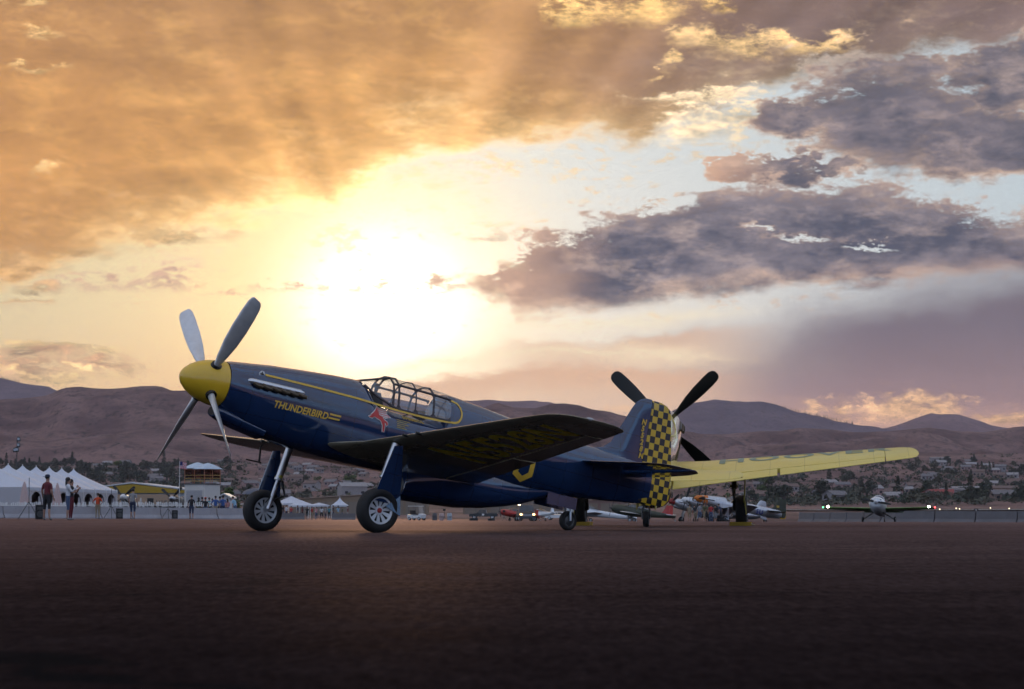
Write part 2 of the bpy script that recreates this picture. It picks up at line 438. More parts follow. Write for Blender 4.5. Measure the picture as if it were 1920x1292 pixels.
def asphalt():
    m = bpy.data.materials.new('asphalt'); m.use_nodes = True; nt = m.node_tree; bs = nt.nodes['Principled BSDF']
    tc = nt.nodes.new('ShaderNodeTexCoord'); P = tc.outputs['Object']
    big = X(nt, n_noise(nt, n_map(nt, P, (.10, .05, .1)), 1, 5, .6).outputs[0])
    mid = X(nt, n_noise(nt, P, 1.3, 6, .65).outputs[0])
    fine = X(nt, n_noise(nt, P, 45, 3, .7).outputs[0])
    c = n_mix(nt, big.ss(.35, .65), (.015, .0102, .0098), (.033, .022, .0205))
    c = n_scale(nt, c, (mid - .5) * 1.3 + (fine - .5) * 2.6 + 1.0)
    # tar-filled cracks
    band = X(nt, n_noise(nt, n_map(nt, P, (.012, .22, .1)), 1, 5, .65).outputs[0])
    grain = X(nt, n_noise(nt, n_map(nt, P, (24, 5, 1)), 1, 4, .7).outputs[0])
    c = n_scale(nt, c, (band - .5) * .5 + (grain - .5) * 1.6 + 1.0)
    vo = nt.nodes.new('ShaderNodeTexVoronoi'); vo.feature = 'DISTANCE_TO_EDGE'; vo.inputs['Scale'].default_value = .16
    wv = n_noise(nt, P, .8, 4, .6)
    ad = nt.nodes.new('ShaderNodeVectorMath'); ad.operation = 'MULTIPLY_ADD'; nt.links.new(wv.outputs[1], ad.inputs[0]); ad.inputs[1].default_value = (1.6, 1.6, 0); nt.links.new(P, ad.inputs[2])
    nt.links.new(ad.outputs[0], vo.inputs['Vector'])
    crack = X(nt, vo.outputs['Distance']).ss(.012, .004)
    c = n_mix(nt, crack * .8, c, (.008, .008, .008))
    nt.nodes.remove(bs)
    df = nt.nodes.new('ShaderNodeBsdfDiffuse'); gl = nt.nodes.new('ShaderNodeBsdfGlossy'); mx = nt.nodes.new('ShaderNodeMixShader')
    nt.links.new(c, df.inputs[0]); df.inputs['Roughness'].default_value = .6
    nt.links.new(((mid - .5) * .25 + (big - .5) * .3 + .50).v, gl.inputs['Roughness'])
    gl.inputs[0].default_value = (.93, .69, .70, 1)
    lw = nt.nodes.new('ShaderNodeLayerWeight'); lw.inputs[0].default_value = .5
    nt.links.new((X(nt, lw.outputs['Facing']).pow(64.0) * (.08 + mid * .11 + big * .10) * (fine * 1.5 + .25) * ((band - .5) * .7 + 1.0) * (grain * 2.8 - .4).max(.05)).v, mx.inputs[0])   # coarse stone masks the gloss except at grazing angles
    nt.links.new(df.outputs[0], mx.inputs[1]); nt.links.new(gl.outputs[0], mx.inputs[2])
    nt.links.new(mx.outputs[0], nt.nodes['Material Output'].inputs[0])
    bp = nt.nodes.new('ShaderNodeBump'); bp.inputs['Strength'].default_value = .55; bp.inputs['Distance'].default_value = .008
    nt.links.new((fine * .7 + mid).v, bp.inputs['Height']); nt.links.new(bp.outputs[0], df.inputs['Normal'])
    return m
ys = [-80, -40, -15, 0, 5, 10, 15, 20, 25, 30, 35, 40, 45, 50, 55, 62, 70, 78, 86, 98, 110, 130, 145, 160, 180, 200, 215, 230, 255, 280, 305, 330, 360, 390, 420, 450]
xs = [-420 + 12 * i for i in range(71)]
b = B(); vs = [(x, y, G(x, y)) for y in ys for x in xs]; n = len(xs)
b.add(vs, [(r * n + c, r * n + c + 1, (r + 1) * n + c + 1, (r + 1) * n + c) for r in range(len(ys) - 1) for c in range(n - 1)])
struct('apron', b, asphalt(), True)

RIDGE = [(-900, 770), (-400, 750), (-100, 744), (0, 742), (40, 740), (90, 735), (115, 723), (150, 720), (172, 722), (230, 724), (262, 720), (300, 721), (325, 733), (360, 741), (420, 746), (500, 742), (600, 735), (700, 734), (740, 738), (800, 754), (850, 768), (880, 776), (905, 769), (938, 758), (955, 760), (1010, 778), (1100, 792), (1180, 800), (1240, 803), (1320, 803), (1400, 806), (1460, 803), (1500, 795), (1550, 797), (1600, 800), (1680, 798), (1740, 796), (1800, 803), (1860, 800), (1900, 795), (1960, 792), (2200, 780), (2700, 770), (3000, 770)]
ROWS = [(450, 970.5), (520, 966), (620, 960), (760, 952), (900, 945), (1200, 930), (1500, 909), (1800, 886), (2100, 864)]
def fbm(p, o=4):
    return mnoise.fractal(p, 1.0, 2.0, o, noise_basis='PERLIN_ORIGINAL')
def ground_z(px, d):
    """terrain height beyond the apron"""
    if d <= 450: return G((px - 960) / FPX * d, d)
    rg = lerp_table(RIDGE, px)
    if d < 2100: py = lerp_table(ROWS, d)
    elif d < 3000:
        k = (d - 2100) / 900; k = k * k * (3 - 2 * k) * .35 + k * .65
        py = 864 + (rg - 864) * k
    else: py = rg
    x = (px - 960) / FPX * d
    z = px_z(py, d)
    if d > 3000: z -= (d - 3000) * .16
    q = Vector((x * .0021, d * .0016, .3))
    g = abs(fbm(q, 5)) ; h = fbm(q * 3.1, 4)
    k = max(.05, min(1, (d - 1850) / 700)) * (1 - .8 * max(0, 1 - abs(d - 3000) / 180)) * min(1, max(0, d - 700) / 400)
    z += k * (52 * (g - .35) + 12 * h) + .8 * h * min(1, (d - 450) / 400)
    return z
def dry_hill(name, c0, c1, sage, sc=.012):
    m = bpy.data.materials.new(name); m.use_nodes = True; nt = m.node_tree; bs = nt.nodes['Principled BSDF']
    tc = nt.nodes.new('ShaderNodeTexCoord'); P = tc.outputs['Object']
    a = X(nt, n_noise(nt, n_map(nt, P, (1, .6, 2.5)), sc, 7, .62).outputs[0])
    s = X(nt, n_noise(nt, n_map(nt, P, (1, .35, 1)), sc * 14, 4, .7).outputs[0])
    t = X(nt, n_noise(nt, n_map(nt, P, (1, .35, 1.5)), sc * 4, 4, .65).outputs[0])
    c = n_mix(nt, a.ss(.36, .64), c0, c1)
    c = n_mix(nt, s.ss(.46, .66) * t.ss(.32, .62) * .9, c, sage)
    nt.links.new(c, bs.inputs['Base Color']); bs.inputs['Roughness'].default_value = .95; bs.inputs['Specular IOR Level'].default_value = .1
    return m
def polar_sheet(name, cols, ds, zf, m):
    b = B(); n = len(cols)
    b.add([((px - 960) / FPX * d, d, zf(px, d)) for d in ds for px in cols], [(r * n + c, r * n + c + 1, (r + 1) * n + c + 1, (r + 1) * n + c) for r in range(len(ds) - 1) for c in range(n - 1)])
    return struct(name, b, m, True)
HM = dry_hill('dry_grass_slope', (.110, .066, .066), (.225, .140, .128), (.038, .034, .033))
ds = [440, 470, 520, 570, 620, 690, 760, 830, 900] + [900 + 40 * i for i in range(1, 70)] + [3800, 4100]
polar_sheet('terrain', [-900 + 14 * i for i in range(272)], ds, ground_z, HM)
def far_hill(name, prof, d0, m, depth, seed, rough=1.0):
    x0, x1 = prof[0][0], prof[-1][0]
    cols = [x0 + (x1 - x0) * i / 140 for i in range(141)]
    dd = [d0 - depth + depth * i / 26 for i in range(27)] + [d0 + depth * .3, d0 + depth]
    def zf(px, d):
        top = px_z(lerp_table(prof, px), d0)
        base = -40.0
        k = (d - (d0 - depth)) / depth
        k = k if k <= 1 else max(0, 1 - (k - 1) * 1.1)
        x = (px - 960) / FPX * d
        q = Vector((x * .0012 + seed, d * .0009, seed))
        g = abs(fbm(q, 5))
        e = fbm(Vector((x * .012, seed, d * .004)), 4)
        return base + (top - base) * (k ** .85) + (1 - abs(2 * k - 1)) * 70 * (g - .35) * rough + e * 5 * rough * k
    return polar_sheet(name, cols, dd, zf, m)
HF = dry_hill('far_slope', (.16, .10, .11), (.22, .14, .145), (.08, .06, .07), .006)
HP = dry_hill('pine_slope', (.11, .085, .11), (.16, .12, .14), (.045, .042, .055), .008)
far_hill('hill', [(-900, 700), (-500, 680), (-200, 690), (0, 708), (40, 717), (90, 724), (130, 742), (200, 775)], 7200, HP, 2000, 1.3)
far_hill('hill', [(760, 800), (800, 762), (870, 749), (945, 752), (1000, 750), (1030, 753), (1060, 764), (1110, 776), (1160, 786), (1230, 798), (1300, 812)], 6600, HF, 2000, 4.7)
far_hill('hill', [(1180, 830), (1225, 800), (1262, 768), (1290, 757), (1340, 750), (1400, 754), (1425, 753), (1445, 758), (1480, 767), (1540, 781), (1600, 795), (1650, 803), (1720, 815)], 6000, HP, 1900, 8.2)
far_hill('hill', [(1600, 818), (1640, 806), (1680, 797), (1720, 783), (1745, 776), (1800, 779), (1830, 788), (1860, 798), (1900, 803), (2000, 815)], 6900, HF, 1900, 11.9)
# ------------------------------------------------------------------ fighter aeroplanes (body frame: s aft of spinner tip, y to port, z above thrust line)
MS, MZ, ATT = 2.794, -1.947, R(10.47)
def lc(s, y, z): return (MS - s, y, z - MZ)
def sections(kind):
    # s, top, bottom, half width, z of widest
    common = [(.70, .36, -.36, .36, 0), (.80, .385, -.44, .375, -.02), (1.08, .42, -.57, .40, -.05), (1.45, .47, -.66, .42, -.08), (2.03, .52, -.73, .435, -.1), (2.62, .565, -.76, .445, -.12), (3.10, .585, -.77, .45, -.12)]
    if kind == 'B':
        return common + [(3.22, .50, -.77, .452, -.12), (3.40, .27, -.77, .455, -.12), (3.70, .22, -.77, .455, -.12), (4.20, .21, -.75, .45, -.12), (4.68, .22, -.725, .443, -.11), (4.72, .68, -.722, .442, -.07), (4.80, .713, -.72, .44, -.06), (5.0, .70, -.71, .43, -.05), (5.54, .655, -.67, .405, -.04), (6.05, .60, -.63, .375, -.02), (6.6, .55, -.59, .33, 0), (7.1, .51, -.545, .285, .02), (7.8, .465, -.46, .22, .04), (8.4, .44, -.40, .16, .05), (9.0, .41, -.33, .09, .06), (9.30, .39, -.29, .05, .06)]
    return common + [(3.22, .55, -.77, .452, -.12), (3.40, .32, -.77, .455, -.12), (4.0, .30, -.76, .455, -.12), (4.60, .32, -.73, .445, -.11), (4.9, .44, -.72, .43, -.06), (5.54, .47, -.67, .405, -.04), (6.05, .46, -.63, .375, -.02), (6.6, .45, -.59, .33, 0), (7.1, .44, -.545, .285, .02), (7.8, .43, -.46, .22, .04), (8.4, .42, -.40, .16, .05), (9.0, .40, -.33, .09, .06), (9.30, .38, -.29, .05, .06)]
def sec_at(T, s):
    for a, b in zip(T, T[1:]):
        if s <= b[0]:
            k = max(0, (s - a[0]) / (b[0] - a[0])); return [a[i] + (b[i] - a[i]) * k for i in range(5)]
    return list(T[-1])
def side_y(T, s, z, e=2.25):
    _, zt, zb, hw, zm = sec_at(T, s)
    k = (z - zm) / ((zt - zm) if z > zm else (zb - zm))
    k = min(abs(k), .999)
    return hw * (1 - k ** e) ** (1 / e)
def ring_at(T, s, n=36, e=2.25):
    _, zt, zb, hw, zm = sec_at(T, s); out = []
    for k in range(n):
        t = 2 * math.pi * k / n; c, q = math.cos(t), math.sin(t)
        yy = hw * math.copysign(abs(c) ** (2 / e), c); h = (zt - zm) if q > 0 else (zm - zb)
        out.append(lc(s, yy, zm + h * math.copysign(abs(q) ** (2 / e), q)))
    return out
AF = [0, .008, .03, .07, .13, .22, .34, .48, .62, .74, .86, 1.0]
def af_t(x): return 1.42 * (.2969 * math.sqrt(x) * .75 + .10 * x + .22 * x * x - .60 * x ** 3 + .135 * x ** 4) if x < 1 else .004
def foil(s0, chord, y, z, th, a=0.0, b=1.0, inc=.02, vert=False):
    """closed section between chord fractions a and b"""
    xsn = [a] + [x for x in AF if a < x < b] + [b]
    def tt(x): return max(.003, (2.0 * (math.sqrt(max(x, 0)) * .62 * (1 - x) ** .72 + .06 * x * (1 - x)))) * th / 2 if x < 1 else .003
    up = [(x, tt(x)) for x in xsn]; lo = [(x, -tt(x) * .8) for x in reversed(xsn)]
    if a == 0: lo = lo[:-1]
    pts = []
    for x, t in up + lo:
        pts.append(lc(s0 + x * chord, t * chord, z) if vert else lc(s0 + x * chord, y, z + t * chord - x * chord * inc))
    return pts
def wing_sec(y):
    ay = abs(y)
    le = lerp_table([(.0, 2.50), (.5, 2.62), (1.0, 2.81), (5.0, 3.14), (5.3, 3.19), (5.45, 3.27), (5.55, 3.40), (5.61, 3.62), (5.645, 3.95)], ay)
    te = lerp_table([(0, 5.52), (5.3, 4.47), (5.55, 4.42), (5.61, 4.36), (5.645, 4.2)], ay)
    return le, te - le, -.60 + ay * .0875, lerp_table([(0, .155), (5.0, .115), (5.5, .10), (5.645, .06)], ay)
def wing_loft(ys, a, b, inc=.035, droop=0.0):
    m = B(); rs = []
    for y in ys:
        le, ch, z, th = wing_sec(y); rs.append(foil(le, ch, y, z, th, a, b, inc))
    m.rings(rs); return m
def text_mesh(body, size, bold=0.0, shear=0.0, spacing=1.0):
    cu = bpy.data.curves.new('t', 'FONT'); cu.body = body; cu.size = size; cu.offset = bold; cu.shear = shear; cu.space_character = spacing; cu.resolution_u = 4
    o = bpy.data.objects.new('t', cu); COL.objects.link(o)
    dg = bpy.context.evaluated_depsgraph_get(); me = bpy.data.meshes.new_from_object(o.evaluated_get(dg))
    bpy.data.objects.remove(o)
    bm = bmesh.new(); bm.from_mesh(me); bmesh.ops.triangulate(bm, faces=bm.faces)
    for _ in range(2):
        es = [e for e in bm.edges if e.calc_length() > size * .28]
        if es: bmesh.ops.subdivide_edges(bm, edges=es, cuts=1); bmesh.ops.triangulate(bm, faces=bm.faces)
    vs = [tuple(v.co) for v in bm.verts]; fs = [tuple(v.index for v in f.verts) for f in bm.faces]; bm.free()
    return vs, fs
def fuse_decal(name, vs, fs, T, s0, z0, m, parent, off=.006, side=1, sx=1.0):
    bb = B(); bb.add([lc(s0 + x * sx, side * (side_y(T, s0 + x * sx, z0 + y) + off), z0 + y) for x, y, *_ in vs], fs)
    return obj(name, bb, m, parent, True)
def under_wing_decal(name, vs, fs, m, parent, fn, off=.005, side=-1):
    """fn maps text x,y to (y_span, chord fraction); side -1 lower surface, +1 upper"""
    bb = B(); out = []
    for x, y, *_ in vs:
        yy, cf = fn(x, y); le, ch, z, th = wing_sec(yy)
        t = max(.003, (2.0 * (math.sqrt(max(cf, 0)) * .62 * (1 - cf) ** .72 + .06 * cf * (1 - cf)))) * th / 2
        zz = z + (t if side > 0 else -t * .8) * ch - cf * ch * .035
        out.append(lc(le + cf * ch, yy, zz + side * off))
    bb.add(out, fs); return obj(name, bb, m, parent)

def mustang(name, label, loc, rz, kind, C, group=None, prop_a=45, detail=True, checks=None, doors=True, prop_r=1.70):
    root = thing(name, label, 'airplane', loc, rz, group, -ATT)
    T = sections(kind)
    ss = sorted(set([t[0] for t in T] + [.74, .9, 1.2, 1.7, 2.3, 2.9, 3.3, 3.55, 4.4, 4.70, 5.2, 5.8, 6.3, 6.85, 7.4, 8.1, 8.7]))
    b = B(); b.rings([ring_at(T, s) for s in ss])
    fus = obj('fuselage', b, C['body'], root, True, 50)
    # chin intake
    b = B()
    def oval(s, zc, hw, hh, n=20): return [lc(s, hw * math.cos(2 * math.pi * k / n), zc + hh * math.sin(2 * math.pi * k / n)) for k in range(n)]
    b.rings([oval(.66, -.43, .17, .09), oval(.74, -.44, .20, .115), oval(1.0, -.50, .23, .13), oval(1.5, -.60, .25, .11)])
    ci = obj('chin_intake', b, C['body'], root, True)
    b = B(); b.rings([oval(.655, -.43, .145, .072), oval(.72, -.43, .13, .06)]); obj('intake_mouth', b, C['black'], ci)
    # belly radiator scoop
    b = B(); sc = [(4.15, -.90, .30, .24), (4.3, -.82, .35, .34), (4.8, -.72, .395, .41), (5.33, -.68, .395, .41), (5.85, -.67, .325, .33), (6.3, -.63, .235, .26), (6.6, -.585, .19, .215), (7.0, -.50, .16, .13), (7.35, -.45, .13, .05)]
    def sq(s, zc, hw, hh, n=28, e=2.4):
        o = []
        for k in range(n):
            t = 2 * math.pi * k / n; c, q = math.cos(t), math.sin(t)
            o.append(lc(s, hw * math.copysign(abs(c) ** (2 / e), c), zc + hh * math.copysign(abs(q) ** (2 / e), q)))
        return o
    b.rings([sq(*q) for q in sc]); so = obj('radiator_scoop', b, C['body'], root, True, 60)
    b = B(); b.rings([sq(4.145, -.95, .25, .17), sq(4.147, -.95, .10, .06)]); obj('intake_mouth', b, C['black'], so)
    # spinner and propeller
    b = B(); prof = [(0.004, 0), (.07, .02), (.14, .07), (.215, .16), (.28, .28), (.325, .42), (.352, .56), (.362, .66), (.362, .69)]
    b.lathe([(r, MS - s) for r, s in prof], 'x', 32, 0, Matrix.Translation((0, 0, -MZ)))
    spn = obj('spinner', b, C['spinner'], root, True, 60)
    for k in range(4):
        a = R(prop_a + 90 * k); rd = Vector((0, math.sin(a), math.cos(a))); t = Vector((0, math.cos(a), -math.sin(a))); fw = Vector((1, 0, 0))
        hub = Vector(lc(.47, 0, 0)); rs = []
        for r, ch, th, be in ([(.24, .11, .11, 66), (.40, .115, .105, 64), (.55, .165, .075, 60), (.8, .23, .055, 53), (1.1, .262, .04, 46), (1.4, .262, .03, 40), (1.58, .245, .022, 37), (1.66, .205, .016, 36), (1.70, .14, .010, 35)] if kind == 'B' else
                              [(.24, .11, .11, 60), (.40, .14, .10, 56), (.55, .23, .07, 46), (.8, .30, .05, 34), (1.1, .325, .035, 25), (1.4, .325, .026, 19), (1.58, .30, .02, 16), (1.66, .23, .015, 15), (1.70, .10, .008, 15)]):
            cd = (-t) * math.cos(R(be)) + fw * math.sin(R(be)); nd = rd.cross(cd)
            rs.append([tuple(hub + rd * r * prop_r / 1.7 + cd * (ch * .5 * math.cos(q)) + nd * (th * .5 * math.sin(q) * (1 + .25 * math.cos(q)))) for q in [2 * math.pi * j / 14 for j in range(14)]])
        b = B(); b.rings(rs); bl = obj('propeller_blade', b, C['prop'], root, True, 50)
        b = B(); b.tube([hub + rd * .27, hub + rd * .352], [.10, .085], 14); obj('blade_cuff', b, C['black'], bl, True)
    # wings
    for sd, nm in ((1, 'port'), (-1, 'starboard')):
        m = wing_loft([sd * y for y in (.25, .5, .75, 1.0, 1.8, 2.66, 3.6, 4.4, 4.93)], 0, .768)
        m2 = wing_loft([sd * y for y in (4.94, 5.15, 5.3, 5.4, 5.48, 5.55, 5.6, 5.63, 5.645)], 0, 1)
        o = len(m.v); m.v += m2.v; m.f += [tuple(i + o for i in f) for f in m2.f]; m.m += m2.m
        wing = obj('wing', m, C['wing'], root, True, 40)
        m = wing_loft([sd * y for y in (.42, 1.2, 2.0, 2.63)], .784, 1, .035); obj('flap', m, C['wing'], wing, True, 40)
        m = wing_loft([sd * y for y in (2.69, 3.5, 4.2, 4.915)], .784, 1, .035); obj('aileron', m, C['wing'], wing, True, 40)
        if detail:
            le, ch, z, th = wing_sec(5.58 * sd); b = B(); b.blob(lc(le + .25, sd * 5.60, z + .01), (.07, .03, .025), n=8, m=5); obj('wing_tip_light', b, C['lens'], wing, True)
            for q in (2.1, 2.42):
                le, ch, z, th = wing_sec(q); b = B(); b.tube([lc(le + .08, sd * q, z - .005), lc(le - .05, sd * q, z - .005)], .022, 10); obj('gun_port', b, C['black'], wing, True)
        # tailplane
        st = [(.10, 7.60, 8.58, .12), (.6, 7.70, 8.58, .11), (1.2, 7.83, 8.58, .10), (1.7, 7.95, 8.58, .095), (1.88, 8.03, 8.58, .09), (1.97, 8.17, 8.55, .07), (2.005, 8.36, 8.52, .05)]
        b = B(); b.rings([foil(l, t - l, sd * y, .15, th * 1.2, 0, 1 if y > 1.99 else .98, 0) for y, l, t, th in st])
        tp = obj('tailplane', b, C['tail'], root, True, 40)
        ev = [(.13, 8.59, 9.12), (.8, 8.59, 9.10), (1.4, 8.59, 9.02), (1.8, 8.59, 8.90), (1.93, 8.58, 8.78), (1.99, 8.57, 8.68)]
        b = B()
        b.rings([[lc(l, sd * y, .15 + h), lc(l + .12, sd * y, .15 + h * .85), lc(t, sd * y, .152), lc(t, sd * y, .147), lc(l + .12, sd * y, .15 - h * .85), lc(l, sd * y, .15 - h)] for (y, l, t), h in zip(ev, (.045, .042, .036, .03, .02, .012))])
        obj('elevator', b, C['tail'], tp, True, 40)
    # fin and rudder
    def fin_ring(z, le, te, h): return [lc(le, 0, z), lc(le + (te - le) * .12, h * .7, z), lc(le + (te - le) * .5, h, z), lc(te, h * .8, z), lc(te, -h * .8, z), lc(le + (te - le) * .5, -h, z), lc(le + (te - le) * .12, -h * .7, z)]
    b = B(); fz = [(.20, 7.65, 9.03, .06), (.42, 7.75, 9.035, .06), (.50, 8.16, 9.04, .058), (.62, 8.33, 9.05, .056), (1.0, 8.53, 9.07, .05), (1.30, 8.685, 9.085, .042), (1.42, 8.76, 9.09, .036), (1.49, 8.85, 9.09, .028), (1.53, 8.97, 9.085, .016)]
    b.rings([fin_ring(*q) for q in fz]); fin = obj('fin', b, C['tail'], root, True, 45)
    def rud_ring(z, le, te, h): return [lc(le, h, z), lc(le + (te - le) * .5, h * .55, z), lc(te, .004, z), lc(te, -.004, z), lc(le + (te - le) * .5, -h * .55, z), lc(le, -h, z)]
    b = B(); rz_ = [(-.31, 9.20, 9.35, .03), (-.26, 9.06, 9.66, .055), (-.15, 9.05, 9.755, .06), (.1, 9.045, 9.765, .058), (.55, 9.05, 9.70, .05), (1.0, 9.075, 9.62, .044), (1.30, 9.09, 9.565, .036), (1.42, 9.095, 9.53, .03), (1.485, 9.10, 9.44, .022), (1.52, 9.105, 9.30, .014)]
    b.rings([rud_ring(*q) for q in rz_]); rud = obj('rudder', b, checks or C['tail'], root, True, 45)
    # landing gear
    ax = lc(MS, 0, MZ + .343)
    for sd in (1, -1):
        leg = B(); top = Vector(lc(3.02, sd * 1.66, -.52)); bot = Vector((ax[0], sd * 1.64, ax[2] + .02)); k = top.lerp(bot, .50)
        leg.tube([top, k], [.062, .060], 12); leg.tube([k, k.lerp(bot, .06)], [.072, .072], 12); leg.tube([k, bot], [.036, .036], 10)
        leg.tube([bot + Vector((0, 0, .03)), Vector((ax[0], sd * 1.80, ax[2]))], [.05, .04], 10)
        lg = obj('landing_gear_leg', leg, C['gear'], root, True, 50)
        b = B(); p, q = k + Vector((-.06, 0, -.02)), bot + Vector((-.05, 0, .16)); e = p.lerp(q, .5) + Vector((-.17, 0, -.06))
        b.tube([p, e], .016, 6); b.tube([e, q], .016, 6); b.tube([p + Vector((0, .05, 0)), e], .012, 6); b.tube([q + Vector((0, .05, 0)), e], .012, 6)
        obj('torque_link', b, C['darkmetal'], lg)
        b = B(); b.tube([k + Vector((.0, .05, .05)), k + Vector((.055, .02, -.25)), bot + Vector((.06, 0, .1))], .009, 6); obj('brake_line', b, C['black'], lg)
        b = B(); b.tube([k + Vector((0, -.09, .03)), k + Vector((0, .09, .03))], .03, 8); obj('door_clamp', b, C['brass'], lg)
        if doors:
            dy = sd * 1.93
            b = B(); poly = [(2.857, -0.588), (2.99, -0.561), (3.077, -1.077), (3.104, -1.322), (2.986, -1.476), (2.653, -1.464), (2.695, -1.275)]
            vs = [lc(s, dy + sd * .05 * (z + .5), z) for s, z in poly]; n = len(vs)
            vs2 = [(x, y - sd * .03, z) for x, y, z in vs]
            b.add(vs + vs2, [tuple(range(n)), tuple(range(n, 2 * n))[::-1]] + [(i, (i + 1) % n, n + (i + 1) % n, n + i) for i in range(n)])
            dr = obj('gear_door', b, C['door'], root)
            b = B(); poly = [(2.859, -1.525), (3.104, -1.322), (3.133, -1.631), (3.048, -1.597)]
            vs = [lc(s, dy - sd * .02 - sd * .10 * (z + 1.44), z) for s, z in poly]; n = len(vs); vs2 = [(x, y - sd * .02, z) for x, y, z in vs]
            b.add(vs + vs2, [tuple(range(n)), tuple(range(n, 2 * n))[::-1]] + [(i, (i + 1) % n, n + (i + 1) % n, n + i) for i in range(n)])
            obj('door_flap', b, C['door'], dr)
        wheel((ax[0], sd * 1.80, ax[2]), .343, .125, root, C, sd, detail)
    tx = lc(7.67, 0, -1.046 + .165)
    b = B(); top = Vector(lc(7.50, 0, -.40))
    b.tube([top, Vector((tx[0] + .06, 0, tx[2] + .26))], .04, 10)
    for q in (-.075, .075): b.tube([Vector((tx[0] + .06, q * .6, tx[2] + .26)), Vector((tx[0] + .03, q, tx[2] + .18)), Vector((tx[0], q, tx[2]))], .018, 8)
    obj('tail_wheel_fork', b, C['gear'], root, True)
    wheel(tx, .165, .06, root, dict(C, rim=STEEL), 1, False, 'tail_wheel')
    for sd in (1, -1):
        b = B(); b.box(lc(7.35, sd * .19, -.60), (.62, .015, .20), 0, None); obj('tail_wheel_door', b, C['door'], root)
    # exhausts
    for sd in (1, -1):
        b = B(); rs = []
        for s in (.96, 1.0, 1.06, 1.5, 1.90, 1.96, 2.0):
            k = {.96: .2, 1.0: .7, 1.06: 1, 1.5: 1, 1.90: 1, 1.96: .7, 2.0: .2}[s]; zc = .105; y0 = side_y(T, s, zc)
            rs.append([lc(s, sd * (y0 - .03 + .065 * k * max(0, math.cos(q))), zc + .055 * k * math.sin(q)) for q in [2 * math.pi * j / 12 for j in range(12)]])
        b.rings(rs); sh = obj('exhaust_shroud', b, C['shroud'], root, True, 50)
        for k in range(6):
            s = 1.08 + k * .155; y0 = side_y(T, s, .07)
            b = B(); b.tube([lc(s - .02, sd * (y0 + .02), .075), lc(s + .05, sd * (y0 + .055), .045), lc(s + .13, sd * (y0 + .075), .035)], [.034, .034, .03], 8); obj('exhaust_stack', b, C['exhaust'], sh, True)
    # canopy
    canopy(root, kind, C, detail)
    if detail:
        b = B(); le, ch, z, th = wing_sec(-3.6); p = Vector(lc(le + .5, -3.6, z - .06)); b.tube([p, p + Vector((-.02, 0, -.26))], .018, 8); b.tube([p + Vector((-.06, 0, -.27)), p + Vector((.24, 0, -.27))], .012, 8); obj('pitot_mast', b, C['black'], root)
        b = B(); b.tube([lc(.72, 0, -.505), lc(.73, 0, -.52)], .02, 8); obj('drain', b, C['black'], root)
    return root, T
def wheel(c, r, hw, parent, C, sd, detail, name='wheel'):
    Mx = Matrix.Translation(c)
    b = B(); k = hw
    prof = [(r * .60, -k * .75), (r * .66, -k * .95), (r * .80, -k), (r * .92, -k * .86), (r * .985, -k * .5), (r, -k * .15), (r, k * .15), (r * .985, k * .5), (r * .92, k * .86), (r * .80, k), (r * .66, k * .95), (r * .60, k * .75)]
    b.lathe(prof + prof[:1], 'y', 36, 0, Mx, cap=False)
    w = obj(name, b, C['tyre'], parent, True, 60)
    rim = B(); ro = r * .61
    rim.lathe([(ro * .86, k * .62), (ro, k * .80), (ro * 1.04, k * .80), (ro * 1.02, -k * .8), (ro, -k * .8), (ro * .86, -k * .62)], 'y', 32, 0, Mx, cap=False)
    rim.lathe([(ro * .97, k * .30), (ro * .97, -k * .30)], 'y', 24, 1, Mx)
    obj('rim', rim, [C['rim'], C['black']], w, True, 40)
    if detail:
        for sgn in (1, -1):
            me = None
            for j in range(10):
                if me is None:
                    sp = B(); sp.add([(-.014, sgn * k * .42, ro * .25), (.014, sgn * k * .42, ro * .25), (.036, sgn * k * .66, ro * .92), (-.036, sgn * k * .66, ro * .92), (-.012, sgn * k * .30, ro * .25), (.012, sgn * k * .30, ro * .25), (.03, sgn * k * .5, ro * .92), (-.03, sgn * k * .5, ro * .92)],
                           [(0, 1, 2, 3), (7, 6, 5, 4), (0, 4, 5, 1), (1, 5, 6, 2), (2, 6, 7, 3), (3, 7, 4, 0)])
                    q = obj('spoke', sp, C['rim'], w); me = q.data
                else: q = obj('spoke', me, None, w)
                q.location = c; q.rotation_euler = (0, 2 * math.pi * j / 10, 0)
            b = B(); b.lathe([(ro * .32, sgn * k * .30), (ro * .32, sgn * k * .50)], 'y', 16, 0, Mx); hb_ = obj('hub', b, C['rim'], w, True)
            b = B(); b.lathe([(ro * .19, sgn * k * .48), (ro * .18, sgn * k * .60), (ro * .08, sgn * k * .66)], 'y', 14, 0, Mx); obj('hub_cap', b, C['hub'] if sgn == sd else C['rim'], w, True)
    else:
        b = B(); b.lathe([(ro * .9, -k * .55), (ro * .3, -k * .8), (ro * .3, k * .8), (ro * .9, k * .55)], 'y', 16, 0, Mx); obj('hub_cap', b, C['rim'], w, True)
    return w
